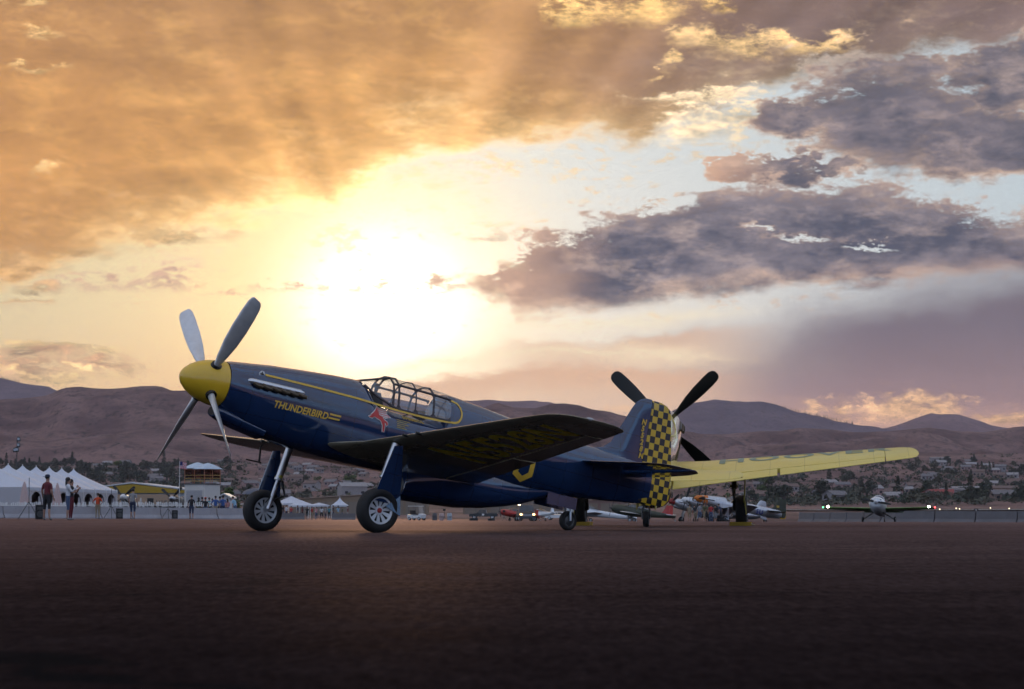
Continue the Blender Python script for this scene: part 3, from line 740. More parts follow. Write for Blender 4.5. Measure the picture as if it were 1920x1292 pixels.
def canopy(root, kind, C, detail):
    fr = B()
    if kind == 'B':
        # s, sill z, sill half width, top z
        A = [(3.12, .50, .25, .585), (3.30, .36, .36, .645), (3.62, .24, .405, .750), (3.72, .225, .41, .755), (4.05, .22, .41, .752), (4.40, .225, .41, .738), (4.74, .235, .41, .715)]
        def arch(q):
            s, z0, w, z1 = q; h = z1 - z0
            return [lc(s, -w, z0), lc(s, -w * .93, z0 + h * .45), lc(s, -w * .80, z0 + h * .74), lc(s, -w * .46, z0 + h * .95), lc(s, 0, z1), lc(s, w * .46, z0 + h * .95), lc(s, w * .80, z0 + h * .74), lc(s, w * .93, z0 + h * .45), lc(s, w, z0)]
        rows = [arch(q) for q in A]
        g = B(); g.rings(rows, 0, False, False, False); gl = obj('canopy_glass', g, C['glass'], root, True, 30)
        for i, rr in ((2, .018), (3, .018), (4, .012), (5, .018)): fr.tube(rows[i], rr, 6)
        for j in (0, 8): fr.tube([r[j] for r in rows], .022, 6)
        for j in (2, 6):
            fr.tube([r[j] for r in rows[2:]], .020, 6)
        for j in (3, 5): fr.tube([rows[0][j], rows[1][j], rows[2][j]], .018, 6)
        # rounded pane corners
        for a, c in ((3, 4), (4, 5), (5, 6)):
            for lo, mi, hi in ((0, 1, 2), (8, 7, 6)):
                P0, P1, Q0, Q1 = (Vector(rows[a][lo]), Vector(rows[a][hi]), Vector(rows[c][lo]), Vector(rows[c][hi])); M0, M1 = Vector(rows[a][mi]), Vector(rows[c][mi])
                for k0, m0, oth in ((P0, M0, Q0), (Q0, M1, P0), (P1, M0, Q1), (Q1, M1, P1)):
                    e1 = k0.lerp(m0, .34); e2 = k0.lerp(oth, .20)
                    nrm = Vector((0, .006 if k0.y > 0 else -.006, 0))
                    fr.add([tuple(k0 - nrm), tuple(e1 - nrm), tuple(e2 - nrm), tuple(k0 + nrm), tuple(e1 + nrm), tuple(e2 + nrm)], [(0, 1, 2), (5, 4, 3), (0, 3, 4, 1), (1, 4, 5, 2), (2, 5, 3, 0)])
        obj('canopy_frame', fr, C['frame'], root, True, 40)
        b = B(); b.box(lc(3.40, 0, .33), (.22, .60, .22), 0, None, .7); obj('instrument_coaming', b, C['black'], root)
        b = B(); b.box(lc(4.38, 0, .24), (.07, .36, .20), 0, None, .8); obj('seat_back', b, C['seat'], root)
        b = B(); b.tube([lc(3.46, .05, .42), lc(3.46, .05, .54)], .02, 6); b.box(lc(3.47, .05, .57), (.06, .06, .07)); obj('gun_sight', b, C['black'], root)
    else:
        A = [(3.20, .50, .27, .56), (3.42, .38, .37, .70), (3.68, .33, .40, .83), (4.0, .32, .42, .92), (4.4, .33, .42, .93), (4.9, .40, .40, .84), (5.35, .45, .30, .68), (5.75, .46, .12, .52)]
        def arch(q):
            s, z0, w, z1 = q; h = z1 - z0
            return [lc(s, w * math.cos(t), z0 + h * math.sin(t)) for t in [math.pi * k / 10 for k in range(11)]]
        rows = [arch(q) for q in A]
        g = B(); g.rings(rows, 0, False, False, False); obj('canopy_glass', g, C['glass'], root, True, 60)
        fr.tube(rows[2], .022, 6); fr.tube([r[0] for r in rows[2:]], .02, 6); fr.tube([r[-1] for r in rows[2:]], .02, 6)
        for j in (3, 7): fr.tube([rows[0][j], rows[1][j], rows[2][j]], .018, 6)
        obj('canopy_frame', fr, C['frame'], root, True, 40)
        b = B(); b.box(lc(4.45, 0, .40), (.08, .42, .40)); b.box(lc(4.45, 0, .66), (.07, .22, .14)); obj('seat_back', b, C['seat'], root)

def panels(m, per, off, w=.006, dark=.55):
    """sheet joints and fastener lines: fine relief in the skin's own x, y, z"""
    nt = m.node_tree; bs = nt.nodes['Principled BSDF']; src = bs.inputs['Base Color'].links[0].from_socket
    tc = nt.nodes.new('ShaderNodeTexCoord'); sp = nt.nodes.new('ShaderNodeSeparateXYZ'); nt.links.new(tc.outputs['Object'], sp.inputs[0])
    ln = None
    for i in range(3):
        if not per[i]: continue
        q = X(nt, sp.outputs[i]) + (50.0 + off[i]); q = (q - (q / per[i]).floor() * per[i] - per[i] / 2).abs().ss(w, w * .4)
        ln = q if ln is None else ln.max(q)
    if ln is None: return
    nt.links.new(n_mix(nt, ln * dark, src, (.002, .002, .003)), bs.inputs['Base Color'])
def soot(m):
    """exhaust stain trailing aft of the stacks"""
    nt = m.node_tree; bs = nt.nodes['Principled BSDF']; src = bs.inputs['Base Color'].links[0].from_socket
    tc = nt.nodes.new('ShaderNodeTexCoord'); sp = nt.nodes.new('ShaderNodeSeparateXYZ'); nt.links.new(tc.outputs['Object'], sp.inputs[0])
    x, z = X(nt, sp.outputs[0]), X(nt, sp.outputs[2])
    n = X(nt, n_noise(nt, n_map(nt, tc.outputs['Object'], (1.2, 3, 9)), 1, 5, .6).outputs[0])
    s = (MS - x)
    band = ((z + (MZ - .03) + (s - 1.5) * .045).abs() / (.05 + (s - 1.2).max(0.) * .035)).ss(1.2, .2)
    k = band * s.ss(1.1, 1.7) * s.ss(4.4, 2.2) * (n * 1.6 - .1)
    nt.links.new(n_mix(nt, k * .65, src, (.030, .026, .024)), bs.inputs['Base Color'])
    rs = bs.inputs['Roughness'].links[0].from_socket
    nt.links.new((X(nt, rs) + k * .35).v, bs.inputs['Roughness'])
TY = mat('tyre_rubber', (.014, .013, .013), .75, var=.35, scale=20, bump=.3, bscale=90)
BK = mat('black_paint', (.010, .010, .011), .45, var=.25)
ALU = mat('polished_aluminium', (.66, .65, .64), .34, .5, var=.2, scale=9)
ALU2 = mat('brushed_aluminium', (.60, .62, .64), .34, 1.0, var=.18, scale=14)
STEEL = mat('dark_steel', (.10, .10, .10), .45, .8)
EXH = mat('burnt_exhaust', (.10, .075, .05), .5, .7, var=.4, scale=22)
BRASS = mat('zinc_chromate', (.34, .30, .06), .5, var=.2)
GLS = glass_mat('canopy_plexiglass', (.97, .97, .97), .02, 1.0)
RUBY = mat('red_hub', (.35, .02, .015), .4)
SEAT = mat('seat_leather', (.035, .028, .025), .7)
LENS = mat('clear_lens', (.5, .5, .5), .1)
NAVY = mat('navy_paint', (.011, .031, .088), .09, coat=1.0, var=.30, scale=2.2, bump=.10, bscale=2.2)
ULIFT = mat('bounce_toned_underside', (.30, .265, .185), .24, coat=1.0, var=.3, scale=3.0, bump=.06, bscale=3.0)  # missing ground bounce put into the colour as a paler olive
YEL = mat('yellow_paint', (.74, .45, .025), .32, coat=.5, var=.10, scale=5)
YMARK = mat('yellow_marking', (.70, .44, .05), .4, var=.22, scale=9)
WHT = mat('white_marking', (.75, .74, .72), .4, var=.15, scale=9)
REDM = mat('red_marking', (.50, .035, .03), .4, var=.2, scale=9)
RIMW = mat('white_rim', (.62, .64, .66), .35, .2, var=.15, scale=15)
FRAME = mat('canopy_frame_paint', (.045, .035, .04), .4, var=.3)
CH_BLUE = checker_mat('rudder_checks', (.70, .45, .03), (.012, .013, .018), .118, ox=-(MS - 9.05) + .003, oz=.02)
panels(NAVY, (.62, .0, .31), (.05, .0, .07)); soot(NAVY)
panels(ULIFT, (.47, .78, .0), (.1, .2, 0)); panels(ALU2, (0, 0, 0), (0, 0, 0))
C_BLUE = dict(body=NAVY, wing=ULIFT, tail=NAVY, spinner=YEL, prop=ALU, black=BK, gear=ALU2, darkmetal=STEEL, brass=BRASS, door=NAVY, tyre=TY, rim=RIMW, hub=RUBY, glass=GLS, frame=FRAME, seat=SEAT, shroud=ALU2, exhaust=EXH, lens=LENS)
YAW1 = R(34.9)
blue, TB = mustang('fighter_airplane', 'dark blue propeller fighter with yellow spinner and checkered rudder in the foreground', (-3.139, 37.903, 0), math.pi + YAW1, 'B', C_BLUE, checks=CH_BLUE)
# lettering and marks on the blue fighter
v, f = text_mesh('THUNDERBIRD', .155, .004, .22, 1.02)
wv = max(p[0] for p in v)
fuse_decal('lettering', v, f, TB, 1.46, -.215, YMARK, blue, sx=.99 / wv)
for z in (-.135, -.195):
    b = B(); pts = [(2.455 + (z + .195) * .3 + .205 * k / 6, z + q) for k in range(7) for q in (0, .028)]
    fs = [(2 * k, 2 * k + 2, 2 * k + 3, 2 * k + 1) for k in range(6)]
    b.add([lc(s, side_y(TB, s, zz) + .006, zz) for s, zz in pts], fs); obj('painted_bar', b, YMARK, blue, True)
def ribbon(pts, w, m, name):
    b = B(); vs = []
    P = []
    for (a, c), (e, g) in zip(pts, pts[1:]):
        n = max(2, int(math.hypot(e - a, g - c) / .06))
        P += [(a + (e - a) * k / n, c + (g - c) * k / n) for k in range(n)]
    P.append(pts[-1])
    for i, (s, z) in enumerate(P):
        a, c = P[max(0, i - 1)], P[min(len(P) - 1, i + 1)]; t = Vector((c[0] - a[0], c[1] - a[1])).normalized(); q = Vector((-t.y, t.x)) * w / 2
        for g in (1, -1):
            ss, zz = s + q.x * g, z + q.y * g; vs.append(lc(ss, side_y(TSTR, ss, zz) + .007, zz))
    b.add(vs, [(2 * i, 2 * i + 2, 2 * i + 3, 2 * i + 1) for i in range(len(P) - 1)]); obj(name, b, m, blue, True)
# the stripe rides on the sill line, so use a section table whose top is not cut away for the cockpit
TSTR = [t for t in sections('B') if not 3.2 < t[0] < 4.70]
arc = [(4.80 + .17 * math.sin(R(a)), .42 - .19 * math.cos(R(a))) for a in range(0, 150, 12)]
ribbon([(1.28, .258), (2.2, .250), (2.95, .235), (3.58, .200), (4.25, .190), (4.62, .205)] + [(s, z - .01) for s, z in arc] + [(4.72, .615)], .034, YMARK, 'painted_stripe')
v, f = text_mesh('EXPERIMENTAL', .075, .002, 0, 1.0); wv = max(p[0] for p in v)
fuse_decal('lettering', v, f, TB, 3.86, .095, YMARK, blue, sx=.42 / wv)
STC = mat('stencil_print', (.34, .25, .06), .5, var=1.0, scale=60)
for k in range(5):                                   # rows of small print too fine to read
    z = .045 - k * .032; n = 8; w = .27 - .05 * (k % 2) - .02 * k
    b = B(); b.add([lc(3.72 + w * i / n, side_y(TB, 3.72 + w * i / n, z + q) + .006, z + q) for i in range(n + 1) for q in (0, .014)], [(2 * i, 2 * i + 2, 2 * i + 3, 2 * i + 1) for i in range(n)])
    obj('stencil_row', b, STC, blue)
b = B(); n = 18
b.add([lc(1.22 + .052 * math.cos(2 * math.pi * k / n), side_y(TB, 1.22, .258) + .006, .258 + .052 * math.sin(2 * math.pi * k / n)) for k in range(n)], [tuple(range(n))]); em = obj('round_emblem', b, WHT, blue)
b = B()
for dx, dz in ((.009, .036), (.036, .009)): b.add([lc(1.22 + x, side_y(TB, 1.22, .258) + .010, .258 + z) for x, z in ((-dx, -dz), (dx, -dz), (dx, dz), (-dx, dz))], [(0, 1, 2, 3)])
obj('emblem_cross', b, BK, em)
# winged red horse
horse = [(-0.176, 0.027), (-0.119, 0.083), (-0.088, 0.123), (-0.069, 0.164), (-0.038, 0.132), (-0.013, 0.073), (0.063, 0.036), (0.082, 0.001), (0.151, -0.031), (0.166, -0.066), (0.144, -0.095), (0.119, -0.055), (0.100, -0.046), (0.113, -0.119), (0.110, -0.195), (0.082, -0.199), (0.069, -0.101), (0.025, -0.027), (-0.050, -0.002), (-0.107, 0.013), (-0.132, -0.016), (-0.188, -0.013), (-0.213, -0.005), (-0.163, 0.016)]
wing_p = [(-0.063, 0.140), (-0.063, 0.196), (0.025, 0.180), (0.100, 0.161), (0.191, 0.170), (0.138, 0.111), (0.216, 0.062), (0.113, 0.032), (0.025, 0.042), (-0.025, 0.084)]
def poly_decal(poly, s0, z0, m, off, name, par, grow=0.0):
    c = Vector((sum(p[0] for p in poly) / len(poly), sum(p[1] for p in poly) / len(poly)))
    me = bmesh.new()
    pts = []
    for i, p in enumerate(poly):
        a, q = Vector(poly[i - 1]), Vector(poly[(i + 1) % len(poly)]); t = (q - a); nn = Vector((t.y, -t.x)).normalized()
        pts.append(Vector(p) + nn * grow)
    vv = [me.verts.new((p.x, p.y, 0)) for p in pts]; me.faces.new(vv); me.normal_update(); bmesh.ops.triangulate(me, faces=me.faces, ngon_method='EAR_CLIP')
    for _ in range(4):
        es = [q for q in me.edges if q.calc_length() > .035]
        if es: bmesh.ops.subdivide_edges(me, edges=es, cuts=1); bmesh.ops.triangulate(me, faces=me.faces)
    vs = [tuple(v.co) for v in me.verts]; me.verts.index_update(); fs = [tuple(v.index for v in fc.verts) for fc in me.faces]; me.free()
    b = B(); b.add([lc(s0 + x, side_y(TB, s0 + x, z0 + y) + off, z0 + y) for x, y, _ in vs], fs)
    return obj(name, b, m, par)
def sgn_area(p): return sum(a[0] * b_[1] - b_[0] * a[1] for a, b_ in zip(p, p[1:] + p[:1]))
for p in (horse, wing_p):
    if sgn_area(p) < 0: p.reverse()
PKM = mat('pale_red_marking', (.55, .20, .19), .4, var=.2, scale=9)
eb = poly_decal(horse, 3.38, -.005, WHT, .008, 'winged_horse_emblem', blue, .012)
poly_decal(wing_p, 3.38, -.005, WHT, .011, 'emblem_wing_outline', eb, .011)
poly_decal(horse, 3.38, -.005, REDM, .015, 'emblem_horse', eb, 0)
poly_decal(wing_p, 3.38, -.005, PKM, .018, 'emblem_wing', eb, -.006)
for k in range(3):
    poly_decal([(x * .9 + .01, y * .16 + .055 + k * .035) for x, y in ((-.03, 0), (.06, -.02), (.17, .0), (.17, .06), (.06, .06), (-.03, .06))], 3.38, -.005, WHT, .022, 'emblem_feather', eb, 0)
# fuselage code, rudder registration, wing registration
b = B(); oct_o = [(0, .10), (0, .62), (.10, .72), (.32, .72), (.42, .62), (.42, .13), (.22, 0.0)]; oct_i = [(.10, .16), (.10, .56), (.15, .62), (.27, .62), (.32, .56), (.32, .18), (.21, .105)]
vs, fs = [], []
for i in range(7):
    o = len(vs); q = 6; A0, A1, I0, I1 = (Vector(p) for p in (oct_o[i], oct_o[(i + 1) % 7], oct_i[i], oct_i[(i + 1) % 7]))
    for k in range(q + 1):
        for j in range(4): vs.append(tuple(A0.lerp(A1, k / q).lerp(I0.lerp(I1, k / q), j / 3)))
    fs += [(o + k * 4 + j, o + k * 4 + j + 1, o + (k + 1) * 4 + j + 1, o + (k + 1) * 4 + j) for k in range(q) for j in range(3)]
b.add([lc(6.17 + x, side_y(TB, 6.17 + x, -.46 + z) + .012, -.46 + z) for x, z in vs], fs); obj('fuselage_code', b, YMARK, blue, True)
for i, ch in enumerate('N5528N'):
    v, f = text_mesh(ch, .135, .006, 0, 1); x0 = min(p[0] for p in v)
    z0 = 1.055 - i * .118; s0 = 8.90 + i * .006
    b = B(); b.add([lc(s0 + (x - x0) * .95 + .12 * y, .062, z0 + y) for x, y, _ in v], f); obj('lettering', b, YMARK, blue)
v, f = text_mesh('N5528N', 1.0, .02, 0, 1.0); x0, x1 = min(p[0] for p in v), max(p[0] for p in v)
YLIFT = mat('brightened_yellow_marking', (.85, .64, .05), .5, var=.4, scale=6)  # colour brightened to make up for the dim light below the wing
under_wing_decal('lettering', v, f, YLIFT, blue, lambda x, y: (1.95 + (x - x0) / (x1 - x0) * 2.95, .70 - y * .66))
# ------------------------------------------------------------------ yellow fighter seen from behind, parked beyond the blue one
def gpos(px, d):
    x = px_x(px, d); return (x, d, G(x, d))
YLW = mat('pale_yellow_paint', (.70, .57, .13), .38, coat=.3, var=.16, scale=2.2)
panels(YLW, (.58, .74, .0), (.1, .2, 0), .007, .35)
GRN = mat('grey_green_lettering', (.20, .27, .20), .5, var=.15)
BLKP = mat('black_propeller', (.008, .009, .009), .55, var=.3)
YLWB = mat('polished_yellow_body', (.66, .56, .20), .16, .25, coat=1.0, var=.15, scale=2.2)
C_YEL = dict(C_BLUE, body=YLWB, wing=YLW, tail=YLW, spinner=YLW, prop=BLKP, door=YLW, gear=STEEL, rim=STEEL, hub=STEEL, frame=YLW, shroud=STEEL)
yel, TD = mustang('fighter_airplane', 'pale yellow propeller fighter seen from behind, parked beyond the blue fighter', gpos(1239, 53.5), R(90 - 7), 'D', C_YEL, prop_a=45, detail=False)
v, f = text_mesh('HOOVER', 1.0, .03, 0, 1.15); x0, x1 = min(p[0] for p in v), max(p[0] for p in v)
under_wing_decal('lettering', v, f, GRN, yel, lambda x, y: (-1.35 - (x - x0) / (x1 - x0) * 3.75, .34 - y * .40), .006, 1)
CHK = mat('chock_yellow', (.42, .27, .02), .6, var=.3)
ROPE = mat('rope', (.35, .28, .16), .8)
def chock(px, d, sx, label, rz=0.0):
    p = gpos(px, d)
    r = thing('wheel_chock', label, 'chock', p, rz, 'yellow wheel chocks')
    for s in (-1, 1):
        b = B(); b.rings([[(x, s * .36 - .09, .0), (x, s * .36 + .09, 0), (x, s * .36 + .06 * (1 if s > 0 else .3), .08), (x, s * .36 - .06 * (.3 if s > 0 else 1), .08)] for x in (-.24, .24)]); obj('block', b, CHK, r)
    b = B(); b.tube([(sx * .22, -.36, .04), (sx * .30, 0, .015), (sx * .22, .36, .04)], .012, 6); obj('rope', b, ROPE, r)
ca, sa = math.cos(R(7)), math.sin(R(7))
for sd, lab in ((1, 'yellow chocks at the left main wheel of the yellow fighter'), (-1, 'yellow chocks with rope at the right main wheel of the yellow fighter')):
    x, y, z = yel.location; ox, oy = -1.8 * sd * ca, 1.8 * sd * sa
    px = 960 + FPX * (x + ox) / (y + oy)
    chock(px, y + oy, -sd, lab, R(-7))

# ------------------------------------------------------------------ row of silver fighters far behind, right
SIL = mat('bare_metal_skin', (.55, .56, .58), .34, .85, var=.2, scale=3)
panels(SIL, (.7, .8, .4), (.1, .2, 0), .012, .5)
OLV = mat('olive_drab', (.045, .05, .032), .6, var=.2)
ORG = mat('orange_red_nose', (.62, .17, .02), .45, var=.25, scale=4)
C_SIL = dict(C_BLUE, body=SIL, wing=SIL, tail=SIL, spinner=SIL, prop=BLKP, door=SIL, rim=STEEL, hub=STEEL, frame=STEEL)
def silver(px, d, yaw, label, C, **k):
    return mustang('fighter_airplane', label, gpos(px, d), math.pi + R(yaw), 'D', C, 'silver fighters parked in a row', detail=False, doors=True, **k)
s1, _ = silver(1345, 232, 17, 'silver fighter with orange nose, olive tail and blue code letters, far right', dict(C_SIL, spinner=ORG, tail=OLV), prop_a=0)
v, f = text_mesh('5U', .62, .02, 0, 1.1)
CODE = mat('blue_code', (.02, .04, .22), .5)
fuse_decal('fuselage_code', v, f, sections('D'), 6.45, -.36, CODE, s1)
b = B(); b.rings([ring_at(sections('D'), s, 24) for s in (.705, .95, 1.3)]); me = b
for i, p in enumerate(me.v): me.v[i] = (p[0], p[1] * 1.012, (p[2] + MZ) * 1.012 - MZ)
obj('nose_band', me, ORG, s1, True)
b = B(); b.rings([[lc(s, .18 * c, .45 + .0 + .5 * q * k) for c, q in [(math.cos(math.pi * j / 8), math.sin(math.pi * j / 8)) for j in range(9)]] for s, k in ((2.0, .02), (3.1, .3))], 0, True, True, True)
obj('anti_glare_panel', b, OLV, s1, True)
v, f = text_mesh('N51', .30, .01); b = B(); b.add([lc(8.62 + x * .6, .066, .62 + y) for x, y, _ in v], f); obj('lettering', b, YMARK, s1)
s2, _ = silver(1318, 247, 20, 'silver fighter with white spinner, second in the row behind the orange-nosed one', dict(C_SIL, spinner=WHT), prop_a=20)
s3, _ = silver(1290, 262, 22, 'silver fighter at the far end of the row, mostly hidden by the checkered rudder', dict(C_SIL, spinner=mat('dark_red_paint', (.25, .02, .015), .4)), prop_a=65)
GOLDT = mat('golden_yellow_tail', (.65, .36, .02), .5)
s4, _ = silver(1352, 262, 5, 'silver fighter with golden yellow fin showing above the olive-tailed one', dict(C_SIL, tail=GOLDT), prop_a=10)
# two nose-on fighters behind the barrier, left
TANP = mat('tan_primer', (.36, .26, .20), .5)
n1 = mustang('fighter_airplane', 'silver fighter facing the camera behind the barrier, left of the tan trailer', gpos(238, 262), R(-90 - 4), 'D', dict(C_SIL, spinner=WHT), 'fighters parked behind the left barrier', prop_a=48, detail=False)[0]
n2 = mustang('fighter_airplane', 'dark nosed fighter facing the camera beside the white observation box', gpos(333, 275), R(-90 - 12), 'D', dict(C_SIL, body=STEEL, wing=STEEL), 'fighters parked behind the left barrier', prop_a=40, detail=False)[0]

# ------------------------------------------------------------------ light aeroplanes
def light_plane(name, label, loc, rz, C, span=7.3, length=6.4, chk=None, group=None, round_nose=False, lights=False, trike=False, prop_a=35, high=1.0):
    """nose along +X, origin on the ground under the main wheels"""
    r = thing(name, label, 'airplane', loc, rz, group)
    zc = 1.02 * high; pit = R(9 if not trike else 0); Mp = Matrix.Translation((0, 0, zc)) @ Matrix.Rotation(-pit, 4, 'Y')
    L0 = length; nose = .30 * L0
    T = [(nose, .30 if not round_nose else .46, .28 if not round_nose else .46), (nose - .10, .42 if not round_nose else .52, .36 if not round_nose else .52), (nose - .5, .50, .48), (nose - 1.3, .52, .52), (nose - 2.2, .48, .52), (nose - 3.4, .34, .40), (nose - L0 * .75, .2, .26), (nose - L0 * .94, .06, .14)]
    rs = []
    for x, w, h in T:
        rs.append([(x, w * math.cos(t), (h * .85 if math.sin(t) > 0 else h) * math.sin(t) + (.10 if x < nose - 3 else 0) * (nose - 3 - x) / 3) for t in [2 * math.pi * k / 20 for k in range(20)]])
    b = B(); b.rings(rs, M=Mp); fu = obj('fuselage', b, C['body'], r, True, 50)
    if not round_nose:
        for s in (1, -1):
            b = B(); b.blob((nose - .03, s * .22, .12), (.03, .11, .06), M=Mp, n=10, m=6); obj('cowl_inlet', b, BK, fu)
    b = B(); b.lathe([(.02, nose + .30), (.10, nose + .22), (.15, nose + .08), (.16, nose - .02)], 'x', 16, 0, Mp); obj('spinner', b, C['spinner'], r, True)
    for k in range(2):
        a = R(prop_a + 180 * k); Mr = Mp @ Matrix.Translation((nose + .08, 0, 0)) @ Matrix.Rotation(a, 4, 'X')
        b = B(); b.rings([[(x, y, z) for x, y in ((-t, -c), (t, -c * .6), (t * .6, c), (-t * .6, c * .7))] for z, c, t in ((.10, .05, .03), (.4, .075, .022), (.75, .07, .014), (.95, .035, .008))], M=Mr); obj('propeller_blade', b, C['prop'], r)
    for s in (1, -1):
        b = B(); rs = []
        for y, le, ch, th in ((.25, .55, 1.45, .14), (span * .25, .50, 1.2, .13), (span * .46, .45, .95, .12), (span * .49, .38, .8, .09), (span * .5, .2, .5, .04)):
            rs.append([(le - x * ch, s * y, -.20 + z * ch * th * 4 + y * .03) for x, z in ((0, 0), (.05, .055), (.25, .115), (.6, .075), (1, .0), (.6, -.055), (.25, -.09), (.05, -.05))])
        b.rings(rs, M=Mp); w = obj('wing', b, C['wing'], r, True, 50)
        if lights:
            b = B(); b.blob((.47, s * span * .455, -.08), (.06, .07, .06), M=Mp, n=10, m=6); obj('landing_light', b, mat('lit_landing_light', (1, 1, 1), .3, emit=(1, .93, .72), estr=60), w)
            b = B(); b.blob((.10, s * span * .505, -.06), (.05, .04, .04), M=Mp, n=8, m=5); obj('navigation_light', b, mat('lit_red_light', (1, .1, .1), .3, emit=(1, .03, .03), estr=22) if s > 0 else mat('lit_green_light', (.1, 1, .2), .3, emit=(.1, 1, .3), estr=8), w)
        b = B(); x0 = nose - L0 * .80
        b.rings([[(x0 - .0 + .0 - q * .1, s * y, .22), (x0 - .35 - q * .05, s * y, .25), (x0 - .75, s * y, .22), (x0 - .35, s * y, .19)] for y, q in ((.05, 0), (.9, 1), (1.25, 3))], M=Mp); obj('tailplane', b, C['wing'], r)
    x0 = nose - L0 * .74
    b = B(); b.rings([[(x0 + .15 - z * .45, 0, z), (x0 - .35, .04, z), (x0 - .62, .03, z), (x0 - .62, -.03, z), (x0 - .35, -.04, z)] for z in (.20, .6, 1.05)], M=Mp); obj('fin', b, C['tail'], r)
    b = B(); b.rings([[(x0 - .63, .03, z), (x0 - 1.02 + z * .1, .008, z), (x0 - 1.02 + z * .1, -.008, z), (x0 - .63, -.03, z)] for z in (.05, .6, 1.08)], M=Mp); obj('rudder', b, chk or C['tail'], r)
    b = B(); rs = []
    for x, h in ((nose - 1.2, .04), (nose - 1.55, .28), (nose - 2.1, .40), (nose - 2.7, .34), (nose - 3.5, .06)):
        rs.append([(x, .36 * math.cos(t), .36 + h * math.sin(t)) for t in [math.pi * k / 10 for k in range(11)]])
    b.rings(rs, 0, False, False, False, M=Mp); obj('canopy_glass', b, glass_mat('smoky_plexiglass', (.35, .38, .42), .03, 1.0), r, True)
    b = B(); b.tube([Mp @ Vector(p) for p in rs[1]], .03, 6); obj('canopy_frame', b, C['body'], r)
    b = B(); b.blob((nose - 2.1, 0, .52), (.13, .12, .16), M=Mp, n=10, m=7); obj('headrest', b, BK, r)
    for s in (1, -1):
        b = B(); b.tube([Mp @ Vector((.35, s * .25, -.40)), Vector((.05, s * 1.0, .20))], [.05, .032], 8); obj('landing_gear_leg', b, C['gear'], r, True)
        wheel((.05, s * 1.0, .19), .19, .065, r, C_BLUE, s, False)
    if trike:
        b = B(); b.tube([(nose - .4, 0, .7), (nose - .35, 0, .2)], .035, 8); obj('nose_leg', b, C['gear'], r); wheel((nose - .35, 0, .17), .17, .055, r, C_BLUE, 1, False, 'nose_wheel')
    else:
        tz = .10; tx = nose - L0 * .92
        b = B(); b.tube([Mp @ Vector((tx + .3, 0, -.02)), Vector((tx - .05, 0, tz + .02))], .02, 6); obj('tail_spring', b, C['gear'], r); wheel((tx - .06, 0, tz), .10, .03, r, C_BLUE, 1, False, 'tail_wheel')
    return r
WP = mat('white_gloss_paint', (.68, .70, .72), .3, coat=.5, var=.08)
GP = mat('green_gloss_paint', (.07, .27, .04), .35, coat=.4, var=.15)
CA = dict(body=WP, wing=GP, tail=WP, spinner=WP, prop=BLKP, gear=STEEL)
light_plane('aerobatic_airplane', 'small white aerobatic airplane with green wings taxiing with its lights on', gpos(1648, 150), R(-90 - 14), CA, 6.9, 6.2, lights=True, prop_a=80)
CT = dict(body=WP, wing=WP, tail=WP, spinner=STEEL, prop=BLKP, gear=STEEL)
light_plane('trainer_airplane', 'white trainer airplane with black and white checkered tail under the blue tail', gpos(1104, 250), R(180 + 12), CT, 9, 8.2, chk=checker_mat('black_white_checks', (.7, .7, .7), (.02, .02, .02), .17), round_nose=True)
RP = mat('red_gloss_paint', (.42, .035, .025), .35, coat=.4, var=.15)
light_plane('racing_airplane', 'red and olive airplane partly hidden by the yellow fighter tail wheel', gpos(1186, 225), R(180 - 15), dict(CT, body=OLV, tail=RP, wing=WP), 7.5, 6.5)
light_plane('racing_airplane', 'orange red light airplane parked behind the van with lit headlights', gpos(962, 330), R(180 + 25), dict(CT, body=RP, tail=RP, wing=RP), 7.5, 6.5)
light_plane('light_airplane', 'white light airplane parked between the headlit van and the white car', gpos(1012, 345), R(180 - 60), dict(CT), 8.5, 6.8, trike=True)
# ------------------------------------------------------------------ haze: even air round the whole place
def haze(density=4.2e-5):
    b = B(); b.box((0, 4500, 205), (9600, 10400, 640))
    m = bpy.data.materials.new('air'); m.use_nodes = True; nt = m.node_tree; nt.nodes.clear()
    o = nt.nodes.new('ShaderNodeOutputMaterial'); v = nt.nodes.new('ShaderNodeVolumePrincipled')
    v.inputs['Color'].default_value = (.80, .77, .95, 1); v.inputs['Density'].default_value = density; v.inputs['Anisotropy'].default_value = .25
    nt.links.new(v.outputs[0], o.inputs['Volume'])
    h = obj('haze', b, m); h['kind'] = 'stuff'; return h
haze()
